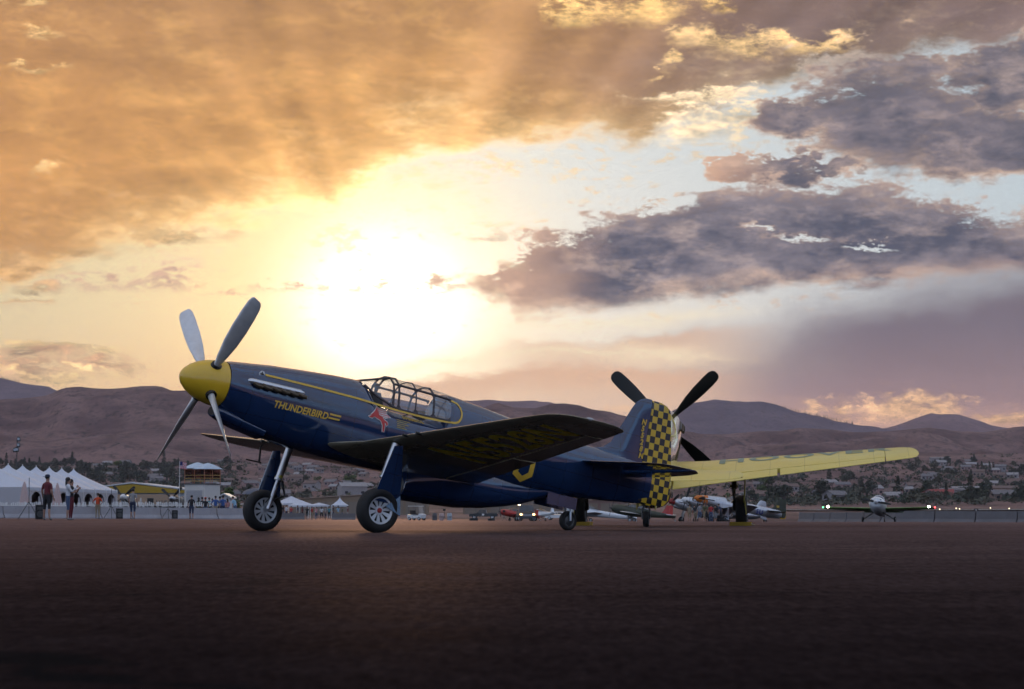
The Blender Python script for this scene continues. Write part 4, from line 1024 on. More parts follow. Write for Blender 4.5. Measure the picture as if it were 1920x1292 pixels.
# ------------------------------------------------------------------ tents
TENT = mat('white_tent_fabric', (.56, .58, .64), .75, var=.07, scale=.8)
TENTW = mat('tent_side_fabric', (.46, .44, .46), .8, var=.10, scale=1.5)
DARK = mat('dark_interior', (.012, .012, .014), .9)
PINK = mat('pale_pink_canvas', (.52, .38, .36), .8, var=.12)
def peak_roof(hx, hy, z0, z1, n=7, sag=1.9):
    """concave peaked roof"""
    b = B(); rs = []
    for i in range(n + 1):
        k = i / n; w = (1 - k) ** sag if True else 1
        w = max(w, .012); z = z0 + (z1 - z0) * k
        rs.append([(hx * w, hy * w, z), (0, hy * w, z), (-hx * w, hy * w, z), (-hx * w, 0, z), (-hx * w, -hy * w, z), (0, -hy * w, z), (hx * w, -hy * w, z), (hx * w, 0, z)])
    b.rings(rs, 0, False, True); return b
def marquee():
    d0, rz = 222.0, -math.atan2(.22, 5.2)             # long axis runs away from the camera, drifting right
    x = px_x(14, d0); r = thing('marquee', 'long white marquee with a row of seven pointed peaks, far left', 'tent', (x, d0, G(x, d0)), rz)
    bay, hw, ez = 5.4, 4.0, 2.75
    for k in range(-1, 6):
        b = peak_roof(hw, bay / 2, ez, 4.9, 8, 1.25); M_ = Matrix.Translation((0, k * bay, 0)); b.v = [tuple(M_ @ Vector(p)) for p in b.v]
        rf = obj('roof_peak', b, TENT, r, True, 50)
        b = B(); b.tube([(0, k * bay, 4.85), (0, k * bay, 5.05)], .04, 6); obj('finial', b, WHT, rf)
        # side wall of the bay towards the viewer with an arched opening
        n = 12; w2 = bay / 2 - .12; ar = [(w2 * .80 * math.cos(math.pi * j / n), 1.35 + 1.0 * math.sin(math.pi * j / n)) for j in range(n + 1)]
        top = [(w2 * math.cos(math.pi * j / n) if abs(math.cos(math.pi * j / n)) < .99 else w2 * math.copysign(1, math.cos(math.pi * j / n)), ez) for j in range(n + 1)]
        vs, fs = [], []
        for (a, z), (c, zt) in zip(ar, top): vs += [(hw, k * bay + a, z), (hw, k * bay + c, zt)]
        fs = [(2 * j, 2 * j + 2, 2 * j + 3, 2 * j + 1) for j in range(n)]
        o = len(vs); vs += [(hw, k * bay + w2, 0), (hw, k * bay + w2 * .8, 0), (hw, k * bay - w2 * .8, 0), (hw, k * bay - w2, 0)]
        fs += [(o, o + 1, 0, 1), (o + 2, o + 3, 2 * n + 1, 2 * n)]
        b = B(); b.add(vs, fs); wl = obj('side_wall', b, TENTW, r)
        for q in (-.66, .66):
            b = B(); b.rings([[(hw - .12 + .05 * (j % 2), k * bay + w2 * q + (j - 4) * .12, 0) for j in range(9)], [(hw - .12 + .05 * (j % 2), k * bay + w2 * q + (j - 4) * .10, 1.95) for j in range(9)]], 0, False, False, False); obj('curtain', b, TENTW, wl)
        b = B(); b.tube([(hw + .02, (k + .5) * bay, 0), (hw + .02, (k + .5) * bay, ez + .1)], .06, 6); obj('post', b, WHT, r)
        b = B(); b.box((hw + .01, k * bay, ez - .16), (.03, bay - .02, .30)); obj('valance', b, TENT, r)
    b = B(); b.box((-hw, 2 * bay, ez / 2), (.05, 7 * bay, ez)); obj('back_wall', b, TENTW, r)
    for q in (5.5, -1.5): b = B(); b.box((0, q * bay, ez / 2), (2 * hw, .05, ez)); obj('end_wall', b, TENTW, r)
marquee()
def umbrella(px, d, label):
    x = px_x(px, d); r = thing('patio_umbrella', label, 'umbrella', (x, d, G(x, d)), 0, 'closed patio umbrellas by the marquee')
    b = B(); b.tube([(0, 0, 0), (0, 0, 3.0)], .03, 8); obj('pole', b, WHT, r)
    b = B(); rs = []
    for z, w in ((.75, .36), (.9, .40), (1.5, .32), (2.2, .22), (2.8, .10), (3.0, .04)):
        rs.append([(w * (1 + .18 * (j % 2)) * math.cos(2 * math.pi * j / 16), w * (1 + .18 * (j % 2)) * math.sin(2 * math.pi * j / 16), z) for j in range(16)])
    b.rings(rs); obj('folded_canopy', b, PINK, r)
    b = B(); b.lathe([(.3, 0), (.3, .06), (.06, .12)], 'z', 14); obj('base', b, BK, r)
umbrella(45, 198, 'closed pale pink patio umbrella left of the man in the maroon shirt')
umbrella(107, 205, 'closed pale pink patio umbrella between the man in maroon and the woman')
def frame_tent(name, label, px, d, w, eave, apex, sag, rz=0.0, m=TENT, walls=False):
    x = px_x(px, d); r = thing(name, label, 'tent', (x, d, ground_z(px, d)), rz)
    obj('roof', peak_roof(w / 2, w / 2, eave, apex, 7, sag), m, r, True, 50)
    for sx in (1, -1):
        for sy in (1, -1):
            b = B(); b.tube([(sx * w * .49, sy * w * .49, 0), (sx * w * .49, sy * w * .49, eave)], .04, 6); obj('leg', b, WHT, r)
        b = B(); b.box((0, sx * w * .5, eave - .13), (w, .02, .26)); obj('valance', b, m, r)
        b = B(); b.box((sx * w * .5, 0, eave - .13), (.02, w, .26)); obj('valance', b, m, r)
frame_tent('peaked_tent', 'small white tent with one tall pointed peak between the main wheels', 637, 430, 2.9, 2.35, 4.0, 1.9)
frame_tent('canopy_tent', 'wide white canopy tent just right of the far main wheel', 546, 400, 4.6, 2.5, 3.7, 1.05, R(25))
frame_tent('canopy_tent', 'low white canopy tent in front of the wide canopy tent', 566, 380, 3.3, 2.1, 2.9, 1.1, R(-18))
frame_tent('canopy_tent', 'small flat white canopy left of the pointed tent', 598, 420, 3.4, 2.3, 2.75, 1.05, R(10))

# ------------------------------------------------------------------ observation box with scaffold deck and canopy
def tower():
    d = 240; x = px_x(379, d); r = thing('observation_box', 'white box building with shutter and railed viewing deck under a pale canopy', 'building', (x, d, G(x, d)), R(-36))
    WALL = mat('white_painted_steel', (.60, .58, .55), .6, var=.12, scale=1.2, bump=.1, bscale=4)
    W, Dp, H = 2.7, 2.3, 3.45
    b = B(); b.box((0, 0, H / 2), (W, Dp, H)); obj('wall', b, WALL, r)
    b = B()
    for k in range(11): b.box((0, -Dp / 2 - .02 - .012 * (k % 2), 1.55 + k * .125), (W * .80, .03, .12))
    sh = obj('roller_shutter', b, mat('grey_shutter', (.38, .38, .40), .5, var=.08), r); sh['kind'] = 'stuff'
    b = B(); b.box((0, -Dp / 2 - .012, .72), (W * .80, .02, 1.44)); obj('doorway', b, DARK, r)
    b = B(); b.box((0, 0, H + .04), (W + .2, Dp + .2, .08)); dk = obj('deck', b, STEEL, r)
    SC = mat('orange_scaffold', (.42, .16, .09), .6, var=.2)
    for i, (sx, sy) in enumerate(((-1, -1), (0, -1), (1, -1), (1, 0), (1, 1), (0, 1), (-1, 1), (-1, 0))):
        b = B(); b.tube([(sx * W / 2, sy * Dp / 2, H), (sx * W / 2, sy * Dp / 2, H + 1.6)], .035, 6); obj('scaffold_post', b, SC, r)
    for z in (H + .35, H + .62, H + .92, H + 1.5):
        for a, c in (((-1, -1), (1, -1)), ((1, -1), (1, 1)), ((1, 1), (-1, 1)), ((-1, 1), (-1, -1))):
            b = B(); b.tube([(a[0] * W / 2, a[1] * Dp / 2, z), (c[0] * W / 2, c[1] * Dp / 2, z)], .026, 6); obj('rail', b, SC if z > H + 1 else mat('yellow_rail', (.55, .38, .12), .6), r)
    MESH = glass_mat('red_safety_net', (.62, .40, .36), .9, .1)
    for sy in (1, -1):
        b = B(); b.box((0, sy * Dp * .49, H + 1.05), (W * .98, .01, 1.0)); obj('safety_net', b, MESH, r)
    CB = mat('pale_blue_canopy', (.50, .58, .66), .7, var=.08)
    for q, m_ in ((-.25, 0), (.27, 1)):
        bb = peak_roof(W * .29, Dp * .60, H + 1.62, H + 2.25, 5, .75); bb.v = [(p[0] + q * W, p[1], p[2] - (.08 if m_ else 0)) for p in bb.v]; obj('canopy', bb, CB, r, True, 50)
    for px_, h in ((-.5, 1.0), (.3, .95), (.8, 1.0)):
        b = B(); b.blob((px_, .1, H + .62), (.2, .16, .36), n=10, m=7); b.blob((px_, .1, H + 1.1), (.1, .1, .13), n=10, m=7); 
    return r
tower()
def flag():
    d = 238; x = px_x(336, d); r = thing('flag', 'red and white striped flag flying left of the viewing deck', 'flag', (x, d, G(x, d)))
    b = B(); b.tube([(0, 0, 0), (0, 0, 5.75)], [.035, .025], 8); obj('flagpole', b, WHT, r)
    def cell(u0, u1, v0, v1, m, name, off=0.0):
        n = 8; b = B()
        P = lambda u, v: (.03 + u * .66, .06 * math.sin(u * 7.0) * (u + .2) - off, 5.0 + v * .68 - .10 * u * u)
        vs = [P(u0 + (u1 - u0) * i / n, v) for i in range(n + 1) for v in (v0, v1)]
        vs += [(p[0], p[1] + .012, p[2]) for p in vs]; k = 2 * (n + 1)
        b.add(vs, [(2 * i, 2 * i + 2, 2 * i + 3, 2 * i + 1) for i in range(n)] + [(k + 2 * i, k + 2 * i + 1, k + 2 * i + 3, k + 2 * i + 2) for i in range(n)])
        obj(name, b, m, r)
    FR = mat('flag_red', (.50, .03, .035), .8); FB = mat('flag_blue', (.02, .03, .14), .8)
    for k in range(13):
        cell(0, 1, k / 13, (k + 1) / 13, FR if k % 2 == 0 else TENT, 'stripe')
    cell(0, .4, 6 / 13, 1, FB, 'canton', .015)
flag()
# ------------------------------------------------------------------ hangars, trailer, pavilion
def hangar(name, label, px0, px1, d, zt, eave, m_wall, m_roof, fascia=None, depth=14.0, cat='hangar', doors=0, rz=0.0):
    x0, x1 = px_x(px0, d), px_x(px1, d); w = x1 - x0; z = min(ground_z(px0, d), ground_z(px1, d))
    r = thing(name, label, cat, ((x0 + x1) / 2, d, z), rz)
    b = B(); b.rings([[(-w / 2, y, 0), (w / 2, y, 0), (w / 2, y, eave), (0, y, zt - .1), (-w / 2, y, eave)] for y in (0, depth)]); obj('wall', b, m_wall, r)
    for s in (-1, 1):
        b = B(); b.rings([[(0, y, zt), (s * (w / 2 + .3), y, eave - .02), (s * (w / 2 + .3), y, eave + .13), (0, y, zt + .15)] for y in (-.4, depth + .4)]); obj('roof_slope', b, m_roof, r)
    if fascia:
        b = B(); b.rings([[(-w / 2 - .3, y, eave - .45), (w / 2 + .3, y, eave - .45), (w / 2 + .3, y, eave - .1), (0, y, zt - .12), (-w / 2 - .3, y, eave - .1)] for y in (-.5, -.42)]); obj('gable_fascia', b, fascia, r)
    for k in range(doors):
        dw = w / doors; b = B(); b.box((-w / 2 + dw * (k + .5), -.06, eave * .42), (dw * .86, .08, eave * .84)); dd = obj('hangar_door', b, mat('hangar_door_steel', (.20, .165, .13), .6, var=.15), r)
        b = B(); b.box((-w / 2 + dw * (k + .5), -.115, eave * .42), (.10, .03, eave * .84)); obj('door_seam', b, STEEL, dd)
    return r
MUST = mat('mustard_fascia', (.38, .24, .015), .6, var=.12, scale=.8)
WROOF = mat('white_metal_roof', (.62, .64, .66), .5, var=.1, scale=.6)
BWALL = mat('pale_blue_wall', (.42, .46, .50), .6, var=.1)
TANW = mat('tan_metal_wall', (.22, .165, .11), .7, var=.12, scale=.5)
TANR = mat('dusty_roof', (.33, .25, .20), .7, var=.15, scale=.5)
hangar('hangar', 'low hangar with white roof and mustard yellow gable behind the tan trailer', 150, 345, 330, 4.85, 3.95, BWALL, WROOF, MUST, 20)
hangar('hangar', 'long tan hangar with dusty roof seen between the main wheels', 548, 800, 520, 4.3, 3.4, TANW, TANR, None, 16, doors=6)
hangar('hangar', 'tan hangar seen under the belly of the blue fighter', 868, 1062, 545, 4.2, 3.5, TANW, TANR, None, 16, doors=4)
hangar('hangar', 'far brown hangar seen under the blue tail', 1085, 1200, 560, 3.6, 2.9, mat('brown_wall', (.19, .12, .10), .7), TANR, None, 14, doors=3)
hangar('shed', 'white shed beside the green tree right of the observation box', 410, 430, 300, 3.1, 2.6, WROOF, WROOF, None, 5, 'shed')
hangar('shed', 'low white roofed shed behind the far main wheel', 455, 520, 380, 2.6, 2.2, BWALL, WROOF, None, 6, 'shed')
def trailer():
    d = 288; x0, x1 = px_x(222, d), px_x(331, d); w = x1 - x0; x = (x0 + x1) / 2
    r = thing('trailer', 'long tan trailer with a dark window and dark markings behind the barrier', 'trailer', (x, d, G(x, d)))
    TAN = mat('tan_trailer_paint', (.40, .27, .18), .55, var=.12, scale=1)
    b = B(); b.rings([[(-w / 2, y, .55), (w / 2, y, .55), (w / 2, y, 2.75), (w / 2 - .08, y, 2.9), (-w / 2 + .08, y, 2.9), (-w / 2, y, 2.75)] for y in (-1.2, 1.2)]); obj('body', b, TAN, r)
    for xx, ww, hh in ((.52, .75, .85), (-2.6, .55, .7)):
        b = B(); b.box((xx, -1.215, 2.0), (ww, .03, hh)); wn = obj('window', b, BK, r); b = B(); b.box((xx, -1.24, 2.0 + hh / 2), (ww + .1, .05, .06)); obj('window_frame', b, STEEL, wn)
    for k, (xx, hh) in enumerate(((1.25, .5), (1.55, .42), (1.9, .45), (2.2, .5), (2.45, .5), (3.0, .5), (3.2, .3))):   # illegible painted marks
        b = B(); M_ = Matrix.Translation((xx, -1.21, 1.95)) @ Matrix.Rotation(R((-14, 10, -6, 18, -20, 0, 30)[k]), 4, 'Y'); b.box((0, 0, 0), (.07, .02, hh), M=M_); b.box((.07, 0, hh * .3), (.13, .02, .06), M=M_); obj('painted_mark', b, STEEL, r)
    b = B(); b.box((0, -1.22, .62), (w * .8, .04, .10)); obj('trim', b, WHT, r)
    for q in (-.28, -.18, .30):
        wheel((q * w, -1.05, .38), .38, .12, r, C_BLUE, -1, False)
trailer()
def pavilion():
    d = 460; px = 478; x = px_x(px, d); r = thing('pavilion', 'open pavilion with grey blue domed roof above the far wheel', 'pavilion', (x, d, ground_z(px, d)))
    b = B(); b.lathe([(2.6, 4.4), (2.3, 4.9), (1.6, 5.3), (.7, 5.55), (.02, 5.65)], 'z', 8); obj('roof', b, mat('slate_blue_roof', (.10, .11, .14), .6), r, True)
    for k in range(6):
        a = math.pi * k / 3 + .3; b = B(); b.tube([(2.3 * math.cos(a), 2.3 * math.sin(a), 0), (2.3 * math.cos(a), 2.3 * math.sin(a), 4.45)], .08, 6); obj('post', b, STEEL, r)
pavilion()
# ------------------------------------------------------------------ light mast
def mast():
    d = 310; x = px_x(30, d); r = thing('light_mast', 'tall floodlight mast behind the marquee', 'lamp post', (x, d, G(x, d)))
    b = B(); b.tube([(0, 0, 0), (0, 0, 10.2)], [.11, .06], 8); obj('pole', b, STEEL, r)
    for q, z in ((.22, 10.15), (.2, 9.4), (-.25, 8.75), (.02, 8.8)):
        b = B(); b.tube([(0, 0, z - .1), (q, -.05, z)], .03, 6); b.rings([[(q - s, -.12, z - .32), (q + s, -.12, z - .32), (q + s, .16, z - .2), (q - s, .16, z - .2)] if k == 0 else [(q - s * .8, -.16, z + .28), (q + s * .8, -.16, z + .28), (q + s * .8, .1, z + .3), (q - s * .8, .1, z + .3)] for k, s in ((0, .24), (1, .22))]); fl = obj('floodlight', b, BK, r)
        b = B(); b.box((q, -.165, z), (.32, .02, .34)); obj('lens', b, mat('floodlight_glass', (.35, .38, .42), .15), fl)
mast()
# ------------------------------------------------------------------ barriers
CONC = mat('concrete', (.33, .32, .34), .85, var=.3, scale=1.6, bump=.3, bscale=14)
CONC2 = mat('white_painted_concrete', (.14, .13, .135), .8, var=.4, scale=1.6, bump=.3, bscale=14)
KP = [(-.30, 0), (.30, 0), (.30, .08), (.16, .30), (.10, .81), (-.10, .81), (-.16, .30), (-.30, .08)]
def barrier_mesh(L, m):
    b = B(); b.rings([[(x, y, z) for y, z in KP] for x in (-L / 2, -L / 2 + .04, L / 2 - .04, L / 2)]); o = obj('barrier', b, m); me = o.data; bpy.data.objects.remove(o); return me
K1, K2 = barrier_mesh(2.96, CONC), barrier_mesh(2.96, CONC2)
def barrier_row(px0, d0, px1, d1, me, labels, group, gap=()):
    p0, p1 = Vector((px_x(px0, d0), d0)), Vector((px_x(px1, d1), d1)); n = max(1, round((p1 - p0).length / 3.0)); a = math.atan2(p1.y - p0.y, p1.x - p0.x)
    for k in range(n):
        if k in gap: continue
        p = p0.lerp(p1, (k + .5) / n); px = 960 + FPX * p.x / p.y
        o = obj('concrete_barrier', me); o.location = (p.x, p.y, ground_z(px, p.y)); o.rotation_euler = (rnd.uniform(-.006, .006), 0, a + rnd.uniform(-.012, .012))
        tag(o, labels(px, k, n), 'barrier', group)
ORD = ['first', 'second', 'third', 'fourth', 'fifth', 'sixth', 'seventh', 'eighth', 'ninth', 'tenth', 'eleventh', 'twelfth', 'thirteenth', 'fourteenth', 'fifteenth', 'sixteenth', 'seventeenth', 'eighteenth', 'nineteenth', 'twentieth']
for t_ in ('twenty', 'thirty', 'forty'): ORD += [f'{t_}-{u_}' for u_ in ORD[:9]] + [{'twenty': 'thirtieth', 'thirty': 'fortieth', 'forty': 'fiftieth'}[t_]]
barrier_row(-130, 150, 455, 176, K1, lambda px, k, n: f'grey concrete barrier in front of the marquee and trailer, {ORD[k]} from the left', 'concrete barriers on the left')
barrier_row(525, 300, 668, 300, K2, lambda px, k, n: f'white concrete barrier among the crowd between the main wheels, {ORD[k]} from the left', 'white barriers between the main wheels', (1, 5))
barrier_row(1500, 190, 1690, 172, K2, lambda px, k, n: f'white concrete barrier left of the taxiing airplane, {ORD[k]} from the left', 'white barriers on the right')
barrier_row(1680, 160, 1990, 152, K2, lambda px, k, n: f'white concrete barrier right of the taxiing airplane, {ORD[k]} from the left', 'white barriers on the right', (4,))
def pickets():
    r = thing('picket_fence', 'low white picket fence behind the grey barriers on the left', 'fence', (px_x(-60, 182), 182, G(px_x(-60, 182), 182)))
    n = 130; L0 = px_x(400, 186) - px_x(-60, 182)
    b = B(); b.box((.07, .05, 1.02), (.09, .02, .34)); o = obj('picket', b, WHT, r); me = o.data
    for k in range(1, n):
        if rnd.random() < .12: continue
        o = obj('picket', me, None, r); o.location = (L0 * k / n, 4.0 * k / n, rnd.uniform(-.06, .04))
    for z in (1.0, .3):
        b = B(); b.tube([(0, .08, z - .06), (L0, 4.08, z - .06)], .03, 4); obj('rail', b, WHT, r)
    for k in range(14):
        b = B(); b.tube([(L0 * k / 13, .1 + 4.0 * k / 13, 0), (L0 * k / 13, .1 + 4.0 * k / 13, 1.2)], .05, 6); obj('post', b, WHT, r)
pickets()
# ------------------------------------------------------------------ loudspeakers on the tarmac
def speaker(px, d, label, mast=True, h=.62):
    x = px_x(px, d); r = thing('loudspeaker', label, 'loudspeaker', (x, d, G(x, d)), R(20))
    b = B(); b.rings([[(-.20, -.18, .02), (.20, -.18, .02), (.15, .18, .02), (-.15, .18, .02)], [(-.20, -.18, h), (.20, -.18, h), (.15, .18, h), (-.15, .18, h)]]); obj('cabinet', b, BK, r)
    b = B(); b.lathe([(.14, 0), (.13, .02), (.03, .04)], 'y', 16, 0, Matrix.Translation((0, -.205, .24))); obj('cone', b, STEEL, r)
    b = B(); b.box((0, -.187, h * .78), (.26, .01, .12)); obj('horn', b, STEEL, r)
    if mast:
        for k in range(3):
            a = 2 * math.pi * k / 3 + .4; b = B(); b.tube([(-.42, .15, .75), (-.42 + .5 * math.cos(a), .15 + .5 * math.sin(a), .02)], .015, 6); obj('stand_leg', b, STEEL, r)
        b = B(); b.tube([(-.42, .15, .5), (-.42, .15, 1.75)], .016, 6); obj('stand_pole', b, STEEL, r)
speaker(74, 99, 'black loudspeaker with a thin stand just left of the man in maroon')
speaker(223, 140, 'black loudspeaker beside the man in the grey shirt')
speaker(327, 168, 'black loudspeaker standing alone in front of the barrier below the flag')
# ------------------------------------------------------------------ vehicles
def car_wheel(c, r, parent):
    wheel(c, r, .11, parent, dict(C_BLUE, rim=ALU2), 1, False)
LAMP = mat('lit_headlight', (1, 1, 1), .3, emit=(1, .58, .20), estr=7)
WGL = mat('dark_car_glass', (.015, .017, .02), .08, coat=.5)
def suv():
    d = 280; x = px_x(986, d); r = thing('van', 'dark van facing the camera with both headlights lit', 'van', (x, d, G(x, d)), R(4))
    M_ = mat('dark_brown_car_paint', (.035, .026, .022), .3, coat=.6)
    b = B(); b.rings([[(-.95, y, z0), (.95, y, z0), (.97, y, zm), (.90, y, z1), (-.90, y, z1), (-.97, y, zm)] for y, z0, zm, z1 in ((-2.45, .42, .75, 1.02), (-2.35, .36, .8, 1.10), (-1.35, .34, .85, 1.18), (2.4, .34, .9, 1.2), (2.5, .45, .9, 1.1))]); obj('body', b, M_, r, True, 30)
    b = B(); b.rings([[(-w, y, z) for w in (.88, -.88)] + [(-w, y2, z2) for w in (-.74, .74)] for y, z, y2, z2 in ()] or [[(-.90, -1.45, 1.17), (.90, -1.45, 1.17), (.90, 2.4, 1.17), (-.90, 2.4, 1.17)], [(-.74, -.72, 1.93), (.74, -.72, 1.93), (.76, 2.2, 1.95), (-.76, 2.2, 1.95)], [(-.66, -.60, 1.99), (.66, -.60, 1.99), (.68, 2.1, 2.0), (-.68, 2.1, 2.0)]]); obj('cabin', b, M_, r)
    b = B(); b.add([(-.80, -1.40, 1.24), (.80, -1.40, 1.24), (.68, -.79, 1.88), (-.68, -.79, 1.88)], [(0, 1, 2, 3)]); obj('windscreen', b, WGL, r)
    b = B()
    for z in (.68, .78, .88): b.box((0, -2.47, z), (1.10, .05, .05))
    g = obj('grille', b, ALU2, r); g['kind'] = 'stuff'
    b = B(); b.box((0, -2.50, .48), (1.86, .16, .20)); obj('bumper', b, STEEL, r)
    for s in (1, -1):
        b = B(); b.blob((s * .74, -2.45, .84), (.155, .06, .115), n=12, m=8); obj('headlight', b, LAMP, r, True)
        b = B(); b.box((s * 1.06, -1.15, 1.25), (.18, .10, .16)); obj('mirror', b, M_, r)
        for y in (-1.55, 1.6): car_wheel((s * .84, y, .36), .36, r)
suv()
def pickup():
    d = 445; x = px_x(907, d); r = thing('pickup_truck', 'dark pickup truck seen from the side below the blue belly', 'truck', (x, d, ground_z(907, d)), R(-4))
    M_ = mat('black_car_paint', (.014, .016, .016), .3, coat=.6)
    b = B(); b.rings([[(x_, y, z) for x_, z in ((-2.7, .45), (2.65, .45), (2.7, .95), (.55, 1.0), (.5, 1.02), (-1.3, 1.05), (-2.6, .98))] for y in (-.95, .95)]); obj('body', b, M_, r)
    b = B(); b.rings([[(-1.35, y, 1.0), (.6, y, 1.0), (.45, y * .86, 1.72), (-.60, y * .86, 1.74)] for y in (-.90, .90)]); obj('cabin', b, M_, r)
    for x0, x1 in ((-1.0, -.32), (-.22, .38)):
        b = B(); b.add([(x0 + (.0 if x0 > -.5 else .0), -.905, 1.12), (x1, -.905, 1.12), (x1 - .05, -.80, 1.62), (x0 + (.34 if x0 < -.5 else .03), -.80, 1.62)], [(0, 1, 2, 3)]); obj('side_window', b, WGL, r)
    b = B(); b.box((-.05, -.96, .82), (.42, .01, .32)); obj('white_placard', b, WHT, r)
    b = B(); b.box((1.7, 0, 1.05), (1.7, 1.7, .22), 0); obj('load', b, STEEL, r)
    b = B(); b.box((2.72, -.7, .85), (.03, .15, .2)); obj('tail_light', b, REDM, r)
    for s in (1, -1):
        for y in (-1.72, 1.65): car_wheel((y, s * .82, .39), .39, r)
pickup()
def sedan():
    d = 430; px = 1046; x = px_x(px, d); r = thing('car', 'white car parked right of the headlit van', 'car', (x, d, G(x, d)), R(-12))
    b = B(); b.rings([[(x_, y, z) for x_, z in ((-2.2, .35), (2.2, .35), (2.25, .75), (1.5, .92), (-1.4, .92), (-2.25, .72))] for y in (-.86, .86)]); obj('body', b, WP, r)
    b = B(); b.rings([[(-1.3, y, .92), (1.45, y, .92), (.85, y * .82, 1.46), (-.55, y * .82, 1.48)] for y in (-.82, .82)]); obj('cabin', b, WP, r)
    for x0, x1, a, c in ((-1.0, -.02, -.5, -.05), (.06, 1.1, .06, .72)):
        b = B(); b.add([(x0, -.83, .97), (x1, -.83, .97), (c, -.70, 1.40), (a, -.70, 1.40)], [(0, 1, 2, 3)]); obj('side_window', b, WGL, r)
    for s in (1, -1):
        for q in (-1.4, 1.4): car_wheel((q, s * .78, .32), .32, r)
sedan()
def cart():
    d = 310; x = px_x(781, d); r = thing('golf_cart', 'white golf cart parked right of the near main wheel', 'golf cart', (x, d, G(x, d)), R(-35))
    b = B(); b.rings([[(x_, y, z) for x_, z in ((-1.1, .28), (1.1, .28), (1.15, .75), (.8, .88), (.55, .45), (-.1, .42), (-.3, .75), (-1.1, .78))] for y in (-.56, .56)]); obj('body', b, WP, r)
    b = B(); b.box((-.40, 0, .82), (.5, 1.0, .14)); b.box((-.62, 0, 1.08), (.12, 1.0, .42)); obj('seat', b, SEAT, r)
    b = B(); b.rings([[(-1.0, y, 1.80), (.75, y, 1.80), (.70, y, 1.90), (-.95, y, 1.90)] for y in (-.60, .60)]); obj('roof', b, mat('beige_roof', (.5, .48, .44), .5), r)
    for sx, s2 in ((.85, .62), (-.9, -.85)):
        for sy in (1, -1): b = B(); b.tube([(sx, sy * .5, .75), (s2, sy * .52, 1.82)], .025, 6); obj('roof_post', b, STEEL, r)
    b = B(); b.add([(.84, -.5, .9), (.84, .5, .9), (.66, .5, 1.76), (.66, -.5, 1.76)], [(0, 1, 2, 3)]); obj('windscreen', b, GLS, r)
    b = B(); b.tube([(.55, .25, .8), (.30, .25, 1.02)], .02, 6); b.lathe([(.16, 0), (.18, .015), (.16, .03)], 'z', 14, 0, Matrix.Translation((.28, .25, 1.02)) @ Matrix.Rotation(R(-50), 4, 'Y'), cap=False); obj('steering_wheel', b, BK, r)
    for s in (1, -1):
        for q in (-.78, .80): car_wheel((q, s * .5, .23), .23, r)
cart()
def case(px, d, w, h, label):
    x = px_x(px, d); r = thing('equipment_case', label, 'case', (x, d, G(x, d)), rnd.uniform(-.3, .3), 'black equipment cases on the tarmac')
    b = B(); b.box((0, 0, h / 2), (w, .5, h)); obj('box', b, BK, r)
    b = B(); b.box((0, 0, h * .72), (w + .02, .52, .03)); obj('lid_edge', b, STEEL, r)
case(888, 262, .85, .34, 'flat black case on the tarmac below the front of the pickup truck')
case(921, 262, .7, .30, 'flat black case on the tarmac below the rear of the pickup truck')
def bag(px, d, m, label):
    x = px_x(px, d); r = thing('sand_barrel', label, 'barrel', (x, d, G(x, d)), 0, 'pale barrels right of the golf cart')
    b = B(); b.lathe([(.30, 0), (.32, .1), (.30, .45), (.32, .5), (.30, .9), (.26, .98)], 'z', 16); obj('drum', b, m, r, True)
    b = B(); b.lathe([(.33, .46), (.335, .52)], 'z', 16); obj('hoop', b, STEEL, r)
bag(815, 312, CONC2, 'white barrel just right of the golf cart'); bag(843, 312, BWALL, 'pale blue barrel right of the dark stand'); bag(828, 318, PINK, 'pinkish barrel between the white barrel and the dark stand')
def stand(px, d, h, label):
    x = px_x(px, d); r = thing('equipment_stand', label, 'stand', (x, d, G(x, d)), 0)
    b = B(); b.tube([(0, 0, .3), (0, 0, h)], .03, 6); obj('pole', b, STEEL, r)
    for k in range(3): a = 2.1 * k; b = B(); b.tube([(0, 0, .6), (.4 * math.cos(a), .4 * math.sin(a), .01)], .02, 6); obj('leg', b, STEEL, r)
    b = B(); b.box((0, 0, h + .12), (.34, .22, .26)); obj('head', b, BK, r)
stand(833, 300, 1.25, 'dark tripod stand between the pale barrels'); stand(945, 290, 1.1, 'thin tripod stand left of the headlit van')

